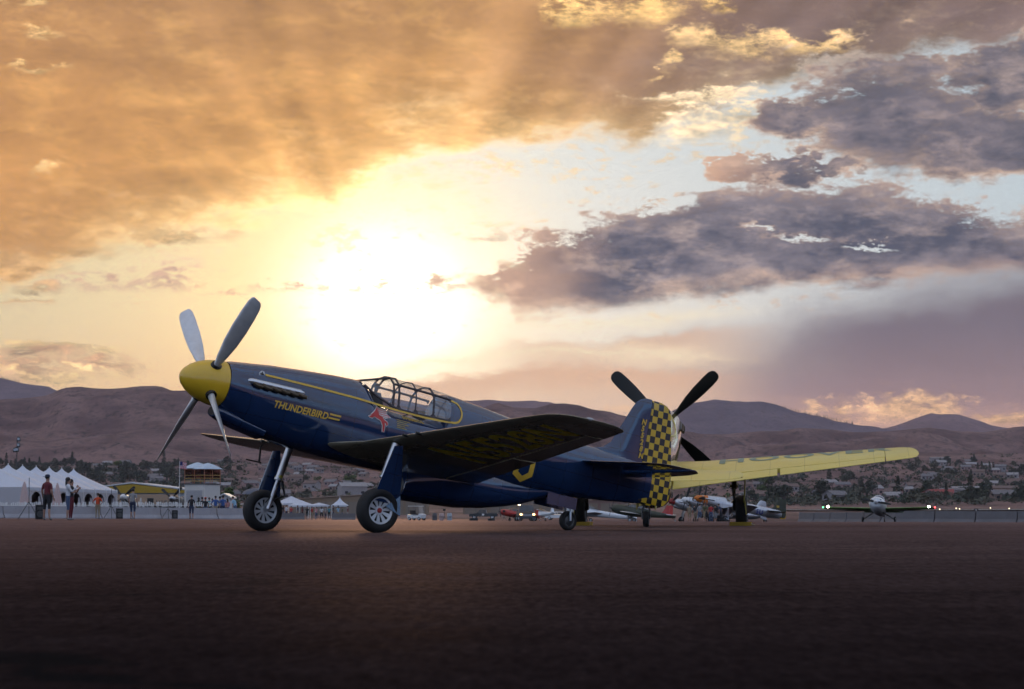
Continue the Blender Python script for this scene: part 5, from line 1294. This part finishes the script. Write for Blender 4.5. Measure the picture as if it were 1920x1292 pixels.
# ------------------------------------------------------------------ people
SKIN = mat('skin', (.36, .20, .14), .55, var=.08); HAIRM = mat('dark_hair', (.018, .013, .011), .6); SHOE = mat('grey_shoes', (.22, .21, .21), .7)
def cloth(n, c): return mat('cloth_' + n, c, .85, var=.15, scale=5, bump=.2, bscale=25)
CL = {k: cloth(k, c) for k, c in dict(maroon=(.13, .020, .028), black=(.015, .015, .018), white=(.55, .56, .60), grey=(.25, .25, .26), orange=(.55, .07, .02), khaki=(.27, .21, .14), olive=(.07, .08, .035), blue=(.035, .09, .27), navy=(.02, .03, .07), teal=(.06, .22, .25), lightblue=(.25, .42, .55), red=(.40, .03, .03), pink=(.50, .24, .24), denim=(.06, .09, .16), purple=(.12, .06, .16)).items()}
POSE = {
 'stand': {},
 'wide': dict(kn=((.15, -.02), (-.13, .03)), an=((.20, -.05), (-.20, .08))),
 'phone': dict(el=((.20, -.17, 1.18), (-.21, -.15, 1.18)), wr=((.07, -.33, 1.36), (-.06, -.33, 1.35))),
 'hips': dict(el=((.36, .06, 1.15), (-.36, .06, 1.15)), wr=((.19, -.05, 1.0), (-.19, -.05, 1.0))),
 'walk': dict(kn=((.09, -.16), (-.09, .06)), an=((.09, -.20), (-.09, .30)), el=((.24, .10, 1.16), (-.24, -.10, 1.16)), wr=((.25, .14, .93), (-.24, -.24, .98))),
 'bend': dict(lean=.34),
 'point': dict(el=((.36, -.15, 1.36), (-.24, .02, 1.14)), wr=((.50, -.32, 1.40), (-.25, -.05, .90))),
}
_pm = {}
def body_mesh(pose):
    if pose in _pm: return _pm[pose]
    p = POSE[pose]; V_, E_, Rr, Lb = [], [], [], []
    def v(co, r, lab, par=None):
        V_.append(co); Rr.append(r); Lb.append(lab)
        if par is not None: E_.append((par, len(V_) - 1))
        return len(V_) - 1
    ln = p.get('lean', 0.0)
    def up(c):          # lean the upper body forward (towards -Y) about the hips
        x, y, z = c; q = z - .95
        return (x, y * math.cos(ln) - q * math.sin(ln), .95 + q * math.cos(ln) + y * math.sin(ln)) if q > 0 else c
    pel = v((0, 0, .96), (.150, .115), 'hip'); wa = v(up((0, 0, 1.10)), (.135, .10), 'shirt', pel); ch = v(up((0, .0, 1.30)), (.155, .115), 'shirt', wa); un = v(up((0, 0, 1.43)), (.10, .085), 'shirt', ch)
    nk = v(up((0, -.005, 1.51)), (.055, .055), 'skin', un); hb = v(up((0, -.02, 1.585)), (.072, .085), 'skin', nk); hm = v(up((0, -.02, 1.66)), (.080, .098), 'skin', hb); v(up((0, -.01, 1.735)), (.055, .065), 'skin', hm)
    for i, s in enumerate((1, -1)):
        el = p.get('el', ((.25, .03, 1.14), (-.25, .03, 1.14)))[i]; wr = p.get('wr', ((.26, -.06, .89), (-.26, -.06, .89)))[i]
        sh = v(up((s * .165, 0, 1.415)), (.068, .068), 'shirt', un); m1 = v(up(tuple(a * .55 + b_ * .45 for a, b_ in zip((s * .19, 0, 1.40), el))), (.055, .055), 'shirt', sh)
        e = v(up(el), (.042, .042), 'arm', m1); w = v(up(wr), (.029, .026), 'arm', e)
        dr = (Vector(wr) - Vector(el)).normalized(); sd = Vector((0, 1, 0)).cross(dr).normalized() if abs(dr.y) < .9 else Vector((1, 0, 0)); fr = dr.cross(sd)
        pm = v(up(tuple(Vector(wr) + dr * .07)), (.036, .020), 'skin', w)
        for j, (o, ln2) in enumerate(((-.030, .070), (-.010, .082), (.010, .078), (.030, .062))):
            a = Vector(wr) + dr * .105 + fr * o; k = v(up(tuple(a)), (.0105, .0105), 'skin', pm); v(up(tuple(a + dr * ln2 * .6 + sd * s * -.02)), (.0085, .0085), 'skin', k)
        t = v(up(tuple(Vector(wr) + dr * .05 + fr * -.045)), (.012, .012), 'skin', pm); v(up(tuple(Vector(wr) + dr * .09 + fr * -.065)), (.009, .009), 'skin', t)
        kn = p.get('kn', ((.10, -.02), (-.10, -.01)))[i]; an = p.get('an', ((.11, .02), (-.11, .02)))[i]
        hp = v((s * .095, 0, .90), (.095, .10), 'bottom', pel); mt = v(((s * .1 + kn[0]) / 2, kn[1] / 2, .70), (.085, .088), 'bottom', hp)
        kk = v((kn[0], kn[1], .50), (.058, .06), 'bottom', mt); cf = v(((kn[0] * .6 + an[0] * .4), kn[1] * .6 + an[1] * .4 + .012, .36), (.054, .056), 'shin', kk)
        ak = v((an[0], an[1], .11), (.036, .038), 'shin', cf); hl = v((an[0], an[1] + .01, .055), (.045, .045), 'shoe', ak); v((an[0] * 1.12, an[1] - .13, .038), (.042, .032), 'shoe', hl)
    me = bpy.data.meshes.new('person'); me.from_pydata(V_, E_, []); o = bpy.data.objects.new('tmp', me); COL.objects.link(o)
    sk = o.modifiers.new('skin', 'SKIN'); sk.use_smooth_shade = True
    ss = o.modifiers.new('sub', 'SUBSURF'); ss.levels = 1; ss.render_levels = 1
    for i, q in enumerate(me.skin_vertices[0].data): q.radius = Rr[i]; q.use_root = (i == 0)
    dg = bpy.context.evaluated_depsgraph_get(); dg.update()
    out = bpy.data.meshes.new_from_object(o.evaluated_get(dg)); bpy.data.objects.remove(o)
    zmin = min(q.co.z for q in out.vertices)
    for q in out.vertices: q.co.z -= zmin
    LI = dict(skin=0, shirt=1, hip=2, bottom=2, arm=3, shin=4, shoe=5)
    VV = [Vector(c) - Vector((0, 0, zmin)) for c in V_]
    for poly in out.polygons:
        c = poly.center; best = min(range(len(VV)), key=lambda i: (VV[i] - c).length - Rr[i][0] * .8); poly.material_index = LI[Lb[best]]
    _pm[pose] = out; return out
def person(px, d, face, pose, top, bottom, label, h=1.74, shorts=True, sleeves=False, hair='short', group=None, z=None, shoe=None, hat=None, skin=SKIN):
    x = px_x(px, d); zz = G(x, d) if z is None else z
    me = body_mesh(pose).copy(); ix = [q.material_index for q in body_mesh(pose).polygons]; me.materials.clear()
    for m in (skin, CL[top], CL[bottom], CL[top] if sleeves else skin, skin if shorts else CL[bottom], shoe or SHOE): me.materials.append(m)
    me.polygons.foreach_set('material_index', ix)
    o = obj('person', me); o.location = (x, d, zz); o.rotation_euler = (0, 0, R(face)); k = h / 1.75; o.scale = (k, k, k); tag(o, label, 'person', group)
    ln = POSE[pose].get('lean', 0)
    c = Vector((0, -.012, 1.665)); q = c.z - .95; c = Vector((0, c.y * math.cos(ln) - q * math.sin(ln), .95 + q * math.cos(ln)))
    b = B()
    if hair == 'long':
        b.blob(tuple(c + Vector((0, .025, .03))), (.098, .105, .105), n=12, m=8, amp=.1); b.blob(tuple(c + Vector((0, .085, -.12))), (.085, .05, .17), n=10, m=7, amp=.15)
    else: b.blob(tuple(c + Vector((0, .022, .035))), (.094, .105, .092), n=12, m=8, amp=.08)
    obj('hair', b, HAIRM, o, True)
    if hat:
        b = B(); b.lathe([(.101, 0), (.103, .05), (.075, .095), (.01, .105)], 'z', 14, 0, Matrix.Translation(c + Vector((0, .005, .035)))); b.box(tuple(c + Vector((0, -.15 if hat[1] else .15, .045))), (.13, .12, .012)); obj('cap', b, CL[hat[0]], o, True)
    return o
person(88, 97, 150, 'wide', 'maroon', 'black', 'man in maroon shirt, black shorts and backward cap standing at far left', 1.80, hat=('navy', False))
person(127, 97, 100, 'phone', 'white', 'denim', 'woman in pale top and dark shorts holding up a phone', 1.70, sleeves=True, hair='long')
person(133, 99.5, 80, 'phone', 'black', 'maroon', 'person half hidden behind the woman holding up a phone', 1.66, shorts=False, hair='long')
person(183, 162, 175, 'hips', 'orange', 'khaki', 'person in orange shirt and khaki trousers in front of the marquee', 1.70, shorts=False)
person(249, 137, 165, 'stand', 'grey', 'navy', 'person in grey shirt and dark shorts left of the tan trailer', 1.74)
GC = 'onlookers by the observation box'
for i, (px, d, fc, po, tp, bt, sh, lab) in enumerate([
    (359, 168, 180, 'stand', 'black', 'navy', True, 'person in black below the left corner of the observation box'),
    (372, 186, 200, 'hips', 'olive', 'olive', False, 'person in olive green in front of the shutter'),
    (379, 190, 150, 'stand', 'black', 'black', False, 'person all in black beside the one in olive'),
    (385, 184, 190, 'stand', 'black', 'denim', False, 'person in black with an orange cap'),
    (392, 188, 170, 'phone', 'teal', 'black', True, 'person in teal holding up a camera'),
    (398, 194, 200, 'stand', 'navy', 'khaki', True, 'person in navy left of the two in blue shirts'),
    (404, 183, 180, 'hips', 'blue', 'khaki', True, 'person in blue shirt and khaki shorts near the box corner'),
    (412, 190, 160, 'stand', 'grey', 'navy', False, 'person in grey between the two blue shirts'),
    (418, 185, 190, 'stand', 'blue', 'navy', False, 'person in blue shirt and dark trousers right of the khaki shorts'),
    (426, 192, 210, 'walk', 'pink', 'denim', False, 'person in pink walking right of the blue shirts'),
    (441, 182, 240, 'bend', 'lightblue', 'denim', False, 'person in light blue leaning forward next to the far wheel')]):
    person(px, d, fc, po, tp, bt, lab, rnd.uniform(1.62, 1.82), shorts=sh, group=GC, hat=('orange', True) if 'cap' in lab else None, hair='long' if i in (1, 9) else 'short')
GM = 'crowd between the main wheels'
cols = [('purple', 'black'), ('black', 'denim'), ('white', 'navy'), ('red', 'denim'), ('navy', 'khaki'), ('maroon', 'black'), ('black', 'black'), ('red', 'khaki'), ('pink', 'denim'), ('white', 'black'), ('grey', 'navy'), ('teal', 'black'), ('black', 'navy'), ('lightblue', 'khaki'), ('olive', 'denim'), ('maroon', 'grey')]
for i, px in enumerate((525, 531, 537, 546, 558, 567, 576, 585, 593, 603, 610, 617, 625, 634, 642, 652)):
    tp, bt = cols[i]
    person(px, 306 + (i * 7) % 14, rnd.uniform(90, 260), ('stand', 'walk', 'hips', 'phone', 'wide')[i % 5], tp, bt, f'distant person in {tp} top and {bt} bottoms, {ORD[i]} from the left between the main wheels', rnd.uniform(1.6, 1.82), shorts=i % 3 == 0, group=GM, hair='long' if i % 4 == 1 else 'short')
GS = 'people beside the silver fighters'
for i, (px, d, fc, po, tp, bt, sh, lab) in enumerate([
    (1293, 226, 160, 'stand', 'khaki', 'khaki', True, 'person in khaki below the orange nose'),
    (1304, 228, 200, 'bend', 'black', 'khaki', True, 'person in black bending beside the one in khaki'),
    (1312, 224, 180, 'stand', 'grey', 'denim', True, 'person in grey shirt under the silver wing, left of two in olive'),
    (1320, 227, 120, 'walk', 'olive', 'khaki', True, 'person in olive shirt walking under the silver nose'),
    (1326, 230, 220, 'stand', 'olive', 'black', False, 'person in olive shirt and black trousers left of the red shirt'),
    (1333, 224, 175, 'stand', 'red', 'denim', False, 'person in red shirt in front of the silver wing'),
    (1341, 229, 150, 'hips', 'black', 'grey', True, 'person in black right of the red shirt'),
    (1352, 226, 240, 'bend', 'navy', 'black', False, 'person in navy bending by the silver wing')]):
    person(px, d, fc, po, tp, bt, lab, rnd.uniform(1.66, 1.82), shorts=sh, group=GS)
person(1366, 232.5, 200, 'bend', 'olive', 'khaki', 'person in olive leaning over the cockpit of the orange-nosed fighter', 1.75, shorts=False, group=GS, z=ground_z(1366, 232) + 1.45)

# ------------------------------------------------------------------ runway, lights and signs on the right
RUN = mat('runway_asphalt', (.075, .06, .06), .85, var=.2, scale=.05)
b = B(); cs = [1300 + 20 * i for i in range(90)]
b.add([((px - 960) / FPX * d, d, ground_z(px, d) + .35) for d in (640, 690) for px in cs], [(i, i + 1, len(cs) + i + 1, len(cs) + i) for i in range(len(cs) - 1)]); struct('runway', b, RUN)
b = B(); b.add([((px - 960) / FPX * d, d, ground_z(px, d) + .42) for d in (646, 649) for px in cs], [(i, i + 1, len(cs) + i + 1, len(cs) + i) for i in range(len(cs) - 1)]); struct('runway_edge_line', b, WHT)
RL = mat('lit_runway_lamp', (1, .9, .7), .3, emit=(1, .80, .48), estr=3)
for k, px in enumerate((1583, 1597, 1607, 1716, 1739, 1760, 1791, 1797, 1855, 1890)):
    d = 600 + (k * 37) % 60; r = thing('runway_light', f'small lit runway edge light beyond the right barriers, {ORD[k]} from the left', 'lamp', ((px - 960) / FPX * d, d, ground_z(px, d)), 0, 'runway edge lights')
    b = B(); b.tube([(0, 0, 0), (0, 0, .75)], .04, 6); obj('stake', b, STEEL, r); b = B(); b.blob((0, 0, .85), .15, n=8, m=6); obj('lamp', b, RL, r, True)
def board(px, d, w, h, m, label, txt=None, lift=.3):
    r = thing('runway_sign', label, 'sign', ((px - 960) / FPX * d, d, ground_z(px, d)))
    b = B(); b.box((0, 0, lift + h / 2), (w, .18, h)); obj('board', b, m, r)
    for s in (-1, 1): b = B(); b.tube([(s * w * .35, 0, 0), (s * w * .35, 0, lift + .02)], .04, 6); obj('leg', b, STEEL, r)
    if txt:
        v, f = text_mesh(txt, h * 1.05, .02); x0, x1 = min(p[0] for p in v), max(p[0] for p in v)
        b = B(); b.add([(x - (x0 + x1) / 2, -.096, lift + h * .12 + y) for x, y, _ in v], f); obj('lettering', b, WHT, r)
board(1828, 560, .95, .95, BK, 'small black distance sign with a white 1 beyond the right barriers', '1')
board(1546, 300, .62, .26, mat('yellow_sign', (.60, .40, .03), .6), 'left of two low yellow markers left of the taxiing airplane')
board(1563, 300, .95, .24, mat('yellow_sign', (.60, .40, .03), .6), 'right and wider of two low yellow markers left of the taxiing airplane')
for px, lab in ((1851, 'left'), (1863, 'right')):
    d = 215; x = px_x(px, d); r = thing('tyre_marker', f'{lab} of two black tyres lying beyond the right barriers', 'tyre', (x, d, G(x, d) + .45), 0, 'black tyres beyond the right barriers')
    b = B(); b.lathe([(.20, -.09), (.30, -.1), (.33, 0), (.30, .1), (.20, .09), (.20, -.09)], 'y', 18, cap=False); obj('tread', b, TY, r, True)
    b = B(); b.lathe([(.20, -.05), (.20, .05)], 'y', 14); obj('wheel_disc', b, STEEL, r)

# ------------------------------------------------------------------ the town on the slopes: trees and houses
LEAF = [mat('leaf_' + n, c, .8, var=.45, scale=1.2) for n, c in (('dark', (.030, .042, .026)), ('mid', (.045, .055, .032)), ('sage', (.075, .075, .050)), ('green', (.060, .095, .022)))]
BARK = mat('bark', (.07, .05, .04), .9, var=.3)
def tree_mesh(seed, w, h, n, leaf, size, tall=False):
    rr = random.Random(seed); b = B()
    th = h * (.16 if not tall else .1)
    b.tube([(0, 0, -.6), (.1, 0, th), (-.05, .1, h * .5)], [w * .05, w * .04, w * .012], 6, 0)
    for k in range(5):
        a = rr.uniform(0, 6.28); b.tube([(0, 0, th + h * .05 * k), (w * .25 * math.cos(a), w * .25 * math.sin(a), h * (.35 + .09 * k))], [w * .022, w * .008], 5, 0)
    lobes = [(rr.uniform(-.28, .28) * w, rr.uniform(-.28, .28) * w, h * rr.uniform(.30, .80), rr.uniform(.16, .30)) for _ in range(7)]
    for k in range(n):
        lx, ly, lz, lr = lobes[k % 7]; u = Vector((rr.gauss(0, 1), rr.gauss(0, 1), rr.gauss(0, 1))).normalized() * (rr.random() ** .4)
        if tall:
            z = h * (.10 + .88 * rr.random()); r0 = w * .5 * (1 - z / h) ** .7; a = rr.uniform(0, 6.28); c = Vector((r0 * math.cos(a) * rr.random() ** .5, r0 * math.sin(a) * rr.random() ** .5, z))
        else: c = Vector((lx, ly, lz)) + Vector((u.x * w * lr, u.y * w * lr, u.z * h * lr * .8))
        s = size * rr.uniform(.55, 1.25); q = [Vector((rr.gauss(0, 1), rr.gauss(0, 1), rr.gauss(0, .7))).normalized() * s for _ in range(4)]
        b.add([tuple(c + p) for p in q], [(0, 1, 2), (0, 2, 3), (0, 3, 1), (1, 3, 2)], 1)
    o = obj('tree', b, [BARK, leaf]); me = o.data; bpy.data.objects.remove(o); return me
TV = [('dark round tree', tree_mesh(1, 7.5, 7.5, 260, LEAF[0], .75)), ('dull green bushy tree', tree_mesh(2, 8.5, 6.5, 260, LEAF[1], .8)), ('greyish sage shrub', tree_mesh(3, 5.5, 3.6, 190, LEAF[2], .62)), ('tall dark conifer', tree_mesh(4, 4.5, 10.0, 260, LEAF[0], .6, True)), ('green spreading tree', tree_mesh(5, 9.5, 7.0, 280, LEAF[3], .8))]
def zone(px):
    for x, n in ((75, 'over the left tent peaks'), (160, 'over the right tent peaks'), (250, 'above the mustard gable'), (335, 'left of the striped flag'), (420, 'behind the viewing deck'), (520, 'behind the far wheel'), (600, 'right of the far wheel'), (700, 'left of the near wheel'), (1000, 'behind the blue belly'), (1420, 'under the yellow wing root'), (1500, 'under the mid yellow wing'), (1590, 'under the outer yellow wing'), (1680, 'above the taxiing airplane'), (1760, 'near the red roof'), (1840, 'over the black sign'), (9999, 'at the right edge')):
        if px < x: return n
def rowname(d): return 'low on slope' if d < 1150 else ('halfway up slope' if d < 1600 else 'high on slope')
def place_tree(px, d, vi, sc, lab=None):
    o = obj('tree', TV[vi][1]); o.location = ((px - 960) / FPX * d, d, ground_z(px, d)); o.rotation_euler = (0, 0, rnd.uniform(0, 6.28)); o.scale = (sc * rnd.uniform(.85, 1.2), sc, sc * rnd.uniform(.85, 1.15))
    tag(o, lab or f'{TV[vi][0]} {rowname(d)}, {zone(px)}', 'tree', 'trees in the hillside town, left' if px < 1200 else 'trees in the hillside town, right')
HW = [mat('house_' + n, c, .8, var=.12, scale=.4) for n, c in (('white', (.27, .255, .255)), ('tan', (.26, .19, .16)), ('grey', (.23, .22, .23)), ('pink', (.31, .20, .19)))]
HR = [mat('roof_' + n, c, .8, var=.2, scale=.5) for n, c in (('grey', (.16, .15, .155)), ('brown', (.15, .10, .085)), ('white', (.28, .265, .265)), ('red', (.26, .05, .045)))]
WIN = mat('window_dark', (.02, .022, .028), .2)
_hm = {}
def house_meshes(w, dp, h, rh):
    key = (w, dp, h, rh)
    if key not in _hm:
        a = B(); a.rings([[(-w / 2, y, -1.5), (w / 2, y, -1.5), (w / 2, y, h), (-w / 2, y, h)] for y in (-dp / 2, dp / 2)])
        a.rings([[(-w / 2 + .01, -dp / 2 + .01, h), (-w / 2 + .01, dp / 2 - .01, h), (-w / 2 + .01, 0, h + rh - .1)], [(w / 2 - .01, -dp / 2 + .01, h), (w / 2 - .01, dp / 2 - .01, h), (w / 2 - .01, 0, h + rh - .1)]])
        r = B()
        for s in (-1, 1): r.rings([[(x, 0, h + rh), (x, s * (dp / 2 + .4), h - .1), (x, s * (dp / 2 + .4), h + .1), (x, 0, h + rh + .2)] for x in (-w / 2 - .4, w / 2 + .4)])
        wn = B(); wn.box((0, 0, 0), (1.3, .1, 1.1)); dr = B(); dr.box((0, 0, 0), (1.0, .1, 2.0))
        o = [obj('t', q, HW[0]) for q in (a, r, wn, dr)]; _hm[key] = [x.data for x in o]; [bpy.data.objects.remove(x) for x in o]
    return _hm[key]
def house(px, d, dims, wi, ri, rz, label, name='house'):
    me = house_meshes(*dims); w, dp, h, rh = dims
    r = thing(name, label, 'house', ((px - 960) / FPX * d, d, ground_z(px, d) + .2), rz, 'houses in the hillside town, left' if px < 1200 else 'houses in the hillside town, right')
    def part(n, m, ma, loc=(0, 0, 0), rot=0, par=None):
        q = obj(n, m, None, par or r); q.location = loc; q.rotation_euler = (0, 0, rot); q.material_slots[0].link = 'OBJECT'; q.material_slots[0].material = ma; return q
    wl = part('wall', me[0], HW[wi]); part('roof', me[1], HR[ri])
    for k in range(3 if w > 11 else 2): part('window', me[2], WIN, (-w * .32 + k * w * .64 / (2 if w > 11 else 1), -dp / 2 - .03, h * .55), 0, wl)
    part('door', me[3], HR[1], (0 if w <= 11 else w * .16, -dp / 2 - .03, 1.0), 0, wl)
DIM = [(7.5, 6, 2.4, 1.5), (9.5, 6.5, 2.5, 1.6), (6, 5, 2.3, 1.3), (8, 6, 4.0, 1.5), (22, 10, 3.6, 1.2)]
R2 = random.Random(21)
used = set()
def uniq(lab):
    k = 0; base = lab
    for pre in ('', 'small ', 'low ', 'plain ', 'wide ', 'weathered '):
        if pre + base not in used: used.add(pre + base); return pre + base
    return base
WN, RN = ['white', 'tan', 'grey', 'pinkish'], ['grey', 'brown', 'white', 'red']
def scatter_houses(n, x0, x1, d0, d1, ban=()):
    k = 0
    while k < n:
        d = d0 + (d1 - d0) * R2.random(); px = R2.uniform(x0, x1)
        wi, ri, di = R2.choice((0, 1, 1, 2, 3, 3)), R2.choice((0, 0, 1, 1, 1, 2)), R2.choice((0, 0, 1, 2, 2, 3))
        house(px, d, DIM[di], wi, ri, R2.uniform(-.6, .6), f'{WN[wi]} house with {RN[ri]} roof {rowname(d)}, {zone(px)}'); k += 1
scatter_houses(66, 140, 720, 1050, 2050)
scatter_houses(60, 1390, 1960, 900, 2050)
house(661, 1010, (11, 8, 5.6, 1.6), 0, 2, R(18), 'two storey white house on the slope left of the near wheel')
house(1763, 960, (9.5, 7, 3.0, 1.6), 1, 3, R(-8), 'house with a bright red roof beyond the runway'); house(1741, 955, (4.5, 6, 3.0, 1.6), 3, 3, R(70), 'small red roofed annex at the left of the red roofed house')
house(1562, 950, (6.0, 7, 2.6, 1.7), 2, 0, R(35), 'grey gabled barn left of the taxiing airplane')
house(1762, 2080, (17, 8, 4.2, .6), 0, 2, R(3), 'long white flat building alone on the hillside, upper right'); house(1830, 1250, (26, 10, 3.4, .8), 2, 2, R(-4), 'long low white roofed warehouse right of the red roofed house')
house(1893, 1180, (22, 10, 3.6, 1.2), 1, 1, R(6), 'long brown warehouse near the right edge'); house(1800, 1120, (20, 9, 3.2, .8), 0, 0, R(2), 'long grey roofed warehouse above the red roofed house')
def dens(px, d):
    return mnoise.noise(Vector((px * .012, d * .004, 2.7)))
def scatter_trees(n, x0, x1, d0, d1, wts, thr=-.15, smin=.7, smax=1.25):
    k = t = 0
    while k < n and t < n * 30:
        t += 1; d = d0 + (d1 - d0) * R2.random(); px = R2.uniform(x0, x1)
        if dens(px, d) < thr: continue
        place_tree(px, d, R2.choices(range(5), wts)[0], R2.uniform(smin, smax)); k += 1
scatter_trees(95, -40, 340, 1500, 2080, (6, 3, .6, 1.2, .3), -.3, .75, 1.25)
scatter_trees(75, 300, 1000, 1000, 2080, (3, 3, 2, .8, .6), -.2, .6, 1.1)
scatter_trees(118, 1380, 1980, 850, 2050, (4, 3, 1, 1.6, .4), -.25, .6, 1.15)
def brush(name, x0, x1, d0, d1, n, leaf, s0, s1, thr, seed):
    rr = random.Random(seed); b = B(); k = 0
    while k < n:
        px, d = rr.uniform(x0, x1), rr.uniform(d0, d1)
        if dens(px * 1.7 + seed * 31, d) < thr and rr.random() < .8: continue
        k += 1; c0 = Vector(((px - 960) / FPX * d, d, ground_z(px, d))); w = rr.uniform(s0, s1)
        for _ in range(9):
            c = c0 + Vector((rr.gauss(0, w * .45), rr.gauss(0, w * .45), abs(rr.gauss(0, w * .30)) + w * .12)); q = [Vector((rr.gauss(0, 1), rr.gauss(0, 1), rr.gauss(0, .7))).normalized() * w * .36 for _ in range(4)]
            b.add([tuple(c + p) for p in q], [(0, 1, 2), (0, 2, 3), (0, 3, 1), (1, 3, 2)])
    o = obj(name, b, leaf); o['kind'] = 'stuff'; o['label'] = 'low scrub and bushes scattered over the town slopes'; o['category'] = 'scrub'
brush('scrub', -60, 1100, 950, 2150, 1500, LEAF[2], 1.4, 3.6, -.05, 3)
brush('scrub', -60, 460, 1350, 2080, 900, LEAF[0], 2.0, 4.6, .0, 5)
brush('scrub', 1280, 2000, 800, 2150, 1500, LEAF[2], 1.2, 3.4, -.05, 7)
brush('scrub', 1380, 2000, 850, 2000, 800, LEAF[0], 1.8, 4.4, .02, 9)
# a few clear single trees
def big_tree(px, d, w, h, n, leaf, size, seed, label):
    me = tree_mesh(seed, w, h, n, leaf, size); r = thing('tree', label, 'tree', ((px - 960) / FPX * d, d, ground_z(px, d)))
    tr = [f for f in me.polygons if f.material_index == 0]
    for nm, mi in (('trunk', 0), ('crown', 1)):
        b = B(); idx = {}
        fs = []
        for f in me.polygons:
            if f.material_index == mi: fs.append(tuple(idx.setdefault(i, len(idx)) for i in f.vertices))
        vs = [None] * len(idx)
        for i, j in idx.items(): vs[j] = tuple(me.vertices[i].co)
        b.add(vs, fs); q = obj(nm, b, BARK if mi == 0 else leaf, r)
        if mi: q['kind'] = 'stuff'
big_tree(434, 420, 4.2, 5.6, 1300, LEAF[3], .26, 31, 'rounded green tree right of the observation box')
big_tree(1735, 1000, 7.5, 9.0, 900, LEAF[0], .55, 32, 'big dark tree standing above the red roofed house')
big_tree(1536, 1000, 11, 9.0, 900, LEAF[0], .6, 33, 'big dark tree below the outer yellow wing')
big_tree(1470, 960, 10, 8.5, 900, LEAF[0], .6, 34, 'big dark tree below the middle of the yellow wing')
big_tree(1730, 905, 15, 5.0, 900, LEAF[2], .6, 35, 'wide sage thicket left of the red roofed house'); big_tree(1795, 930, 9, 4.0, 600, LEAF[2], .5, 36, 'sage thicket right of the red roofed house')
# pines on the far ridges
b = B(); b.tube([(0, 0, -2), (0, 0, 5)], [.3, .15], 5, 0)
for k in range(5): b.lathe([(2.6 - k * .45, 2 + k * 2.2), (.15, 6 + k * 2.0)], 'z', 7, 1)
po = obj('pine_tree', b, [BARK, LEAF[0]]); pme = po.data; bpy.data.objects.remove(po)
def pines(prof, d, x0, x1, n, lab):
    for k in range(n):
        px = x0 + (x1 - x0) * (k + R2.uniform(-.4, .4)) / n; z = px_z(lerp_table(prof, px), d)
        o = obj('pine_tree', pme); s = R2.uniform(.3, .7); o.scale = (s, s, s); o.location = ((px - 960) / FPX * d, d - 12, z - 3); tag(o, lab, 'tree', 'pines along the far ridges')
pines([(1440, 757), (1480, 767), (1540, 781), (1600, 795)], 6000, 1448, 1602, 44, 'tiny pine on the crest of the purple ridge at right')
pines([(0, 708), (40, 717), (90, 724)], 7200, -20, 45, 14, 'tiny pine on the crest of the far ridge at left')

# ------------------------------------------------------------------ labels that would repeat get their order from the left
ORDX = ['leftmost'] + [o + ' from left' for o in ORD[1:]]
seen = {}
for o in S.objects:
    if o.parent is None and 'label' in o and 'kind' not in o: seen.setdefault(o['label'], []).append(o)
for lab, os_ in seen.items():
    if 1 < len(os_) <= 50:
        os_.sort(key=lambda q: q.location.x / q.location.y)
        for k, o in enumerate(os_): o['label'] = f'{lab}, {ORDX[k]}'
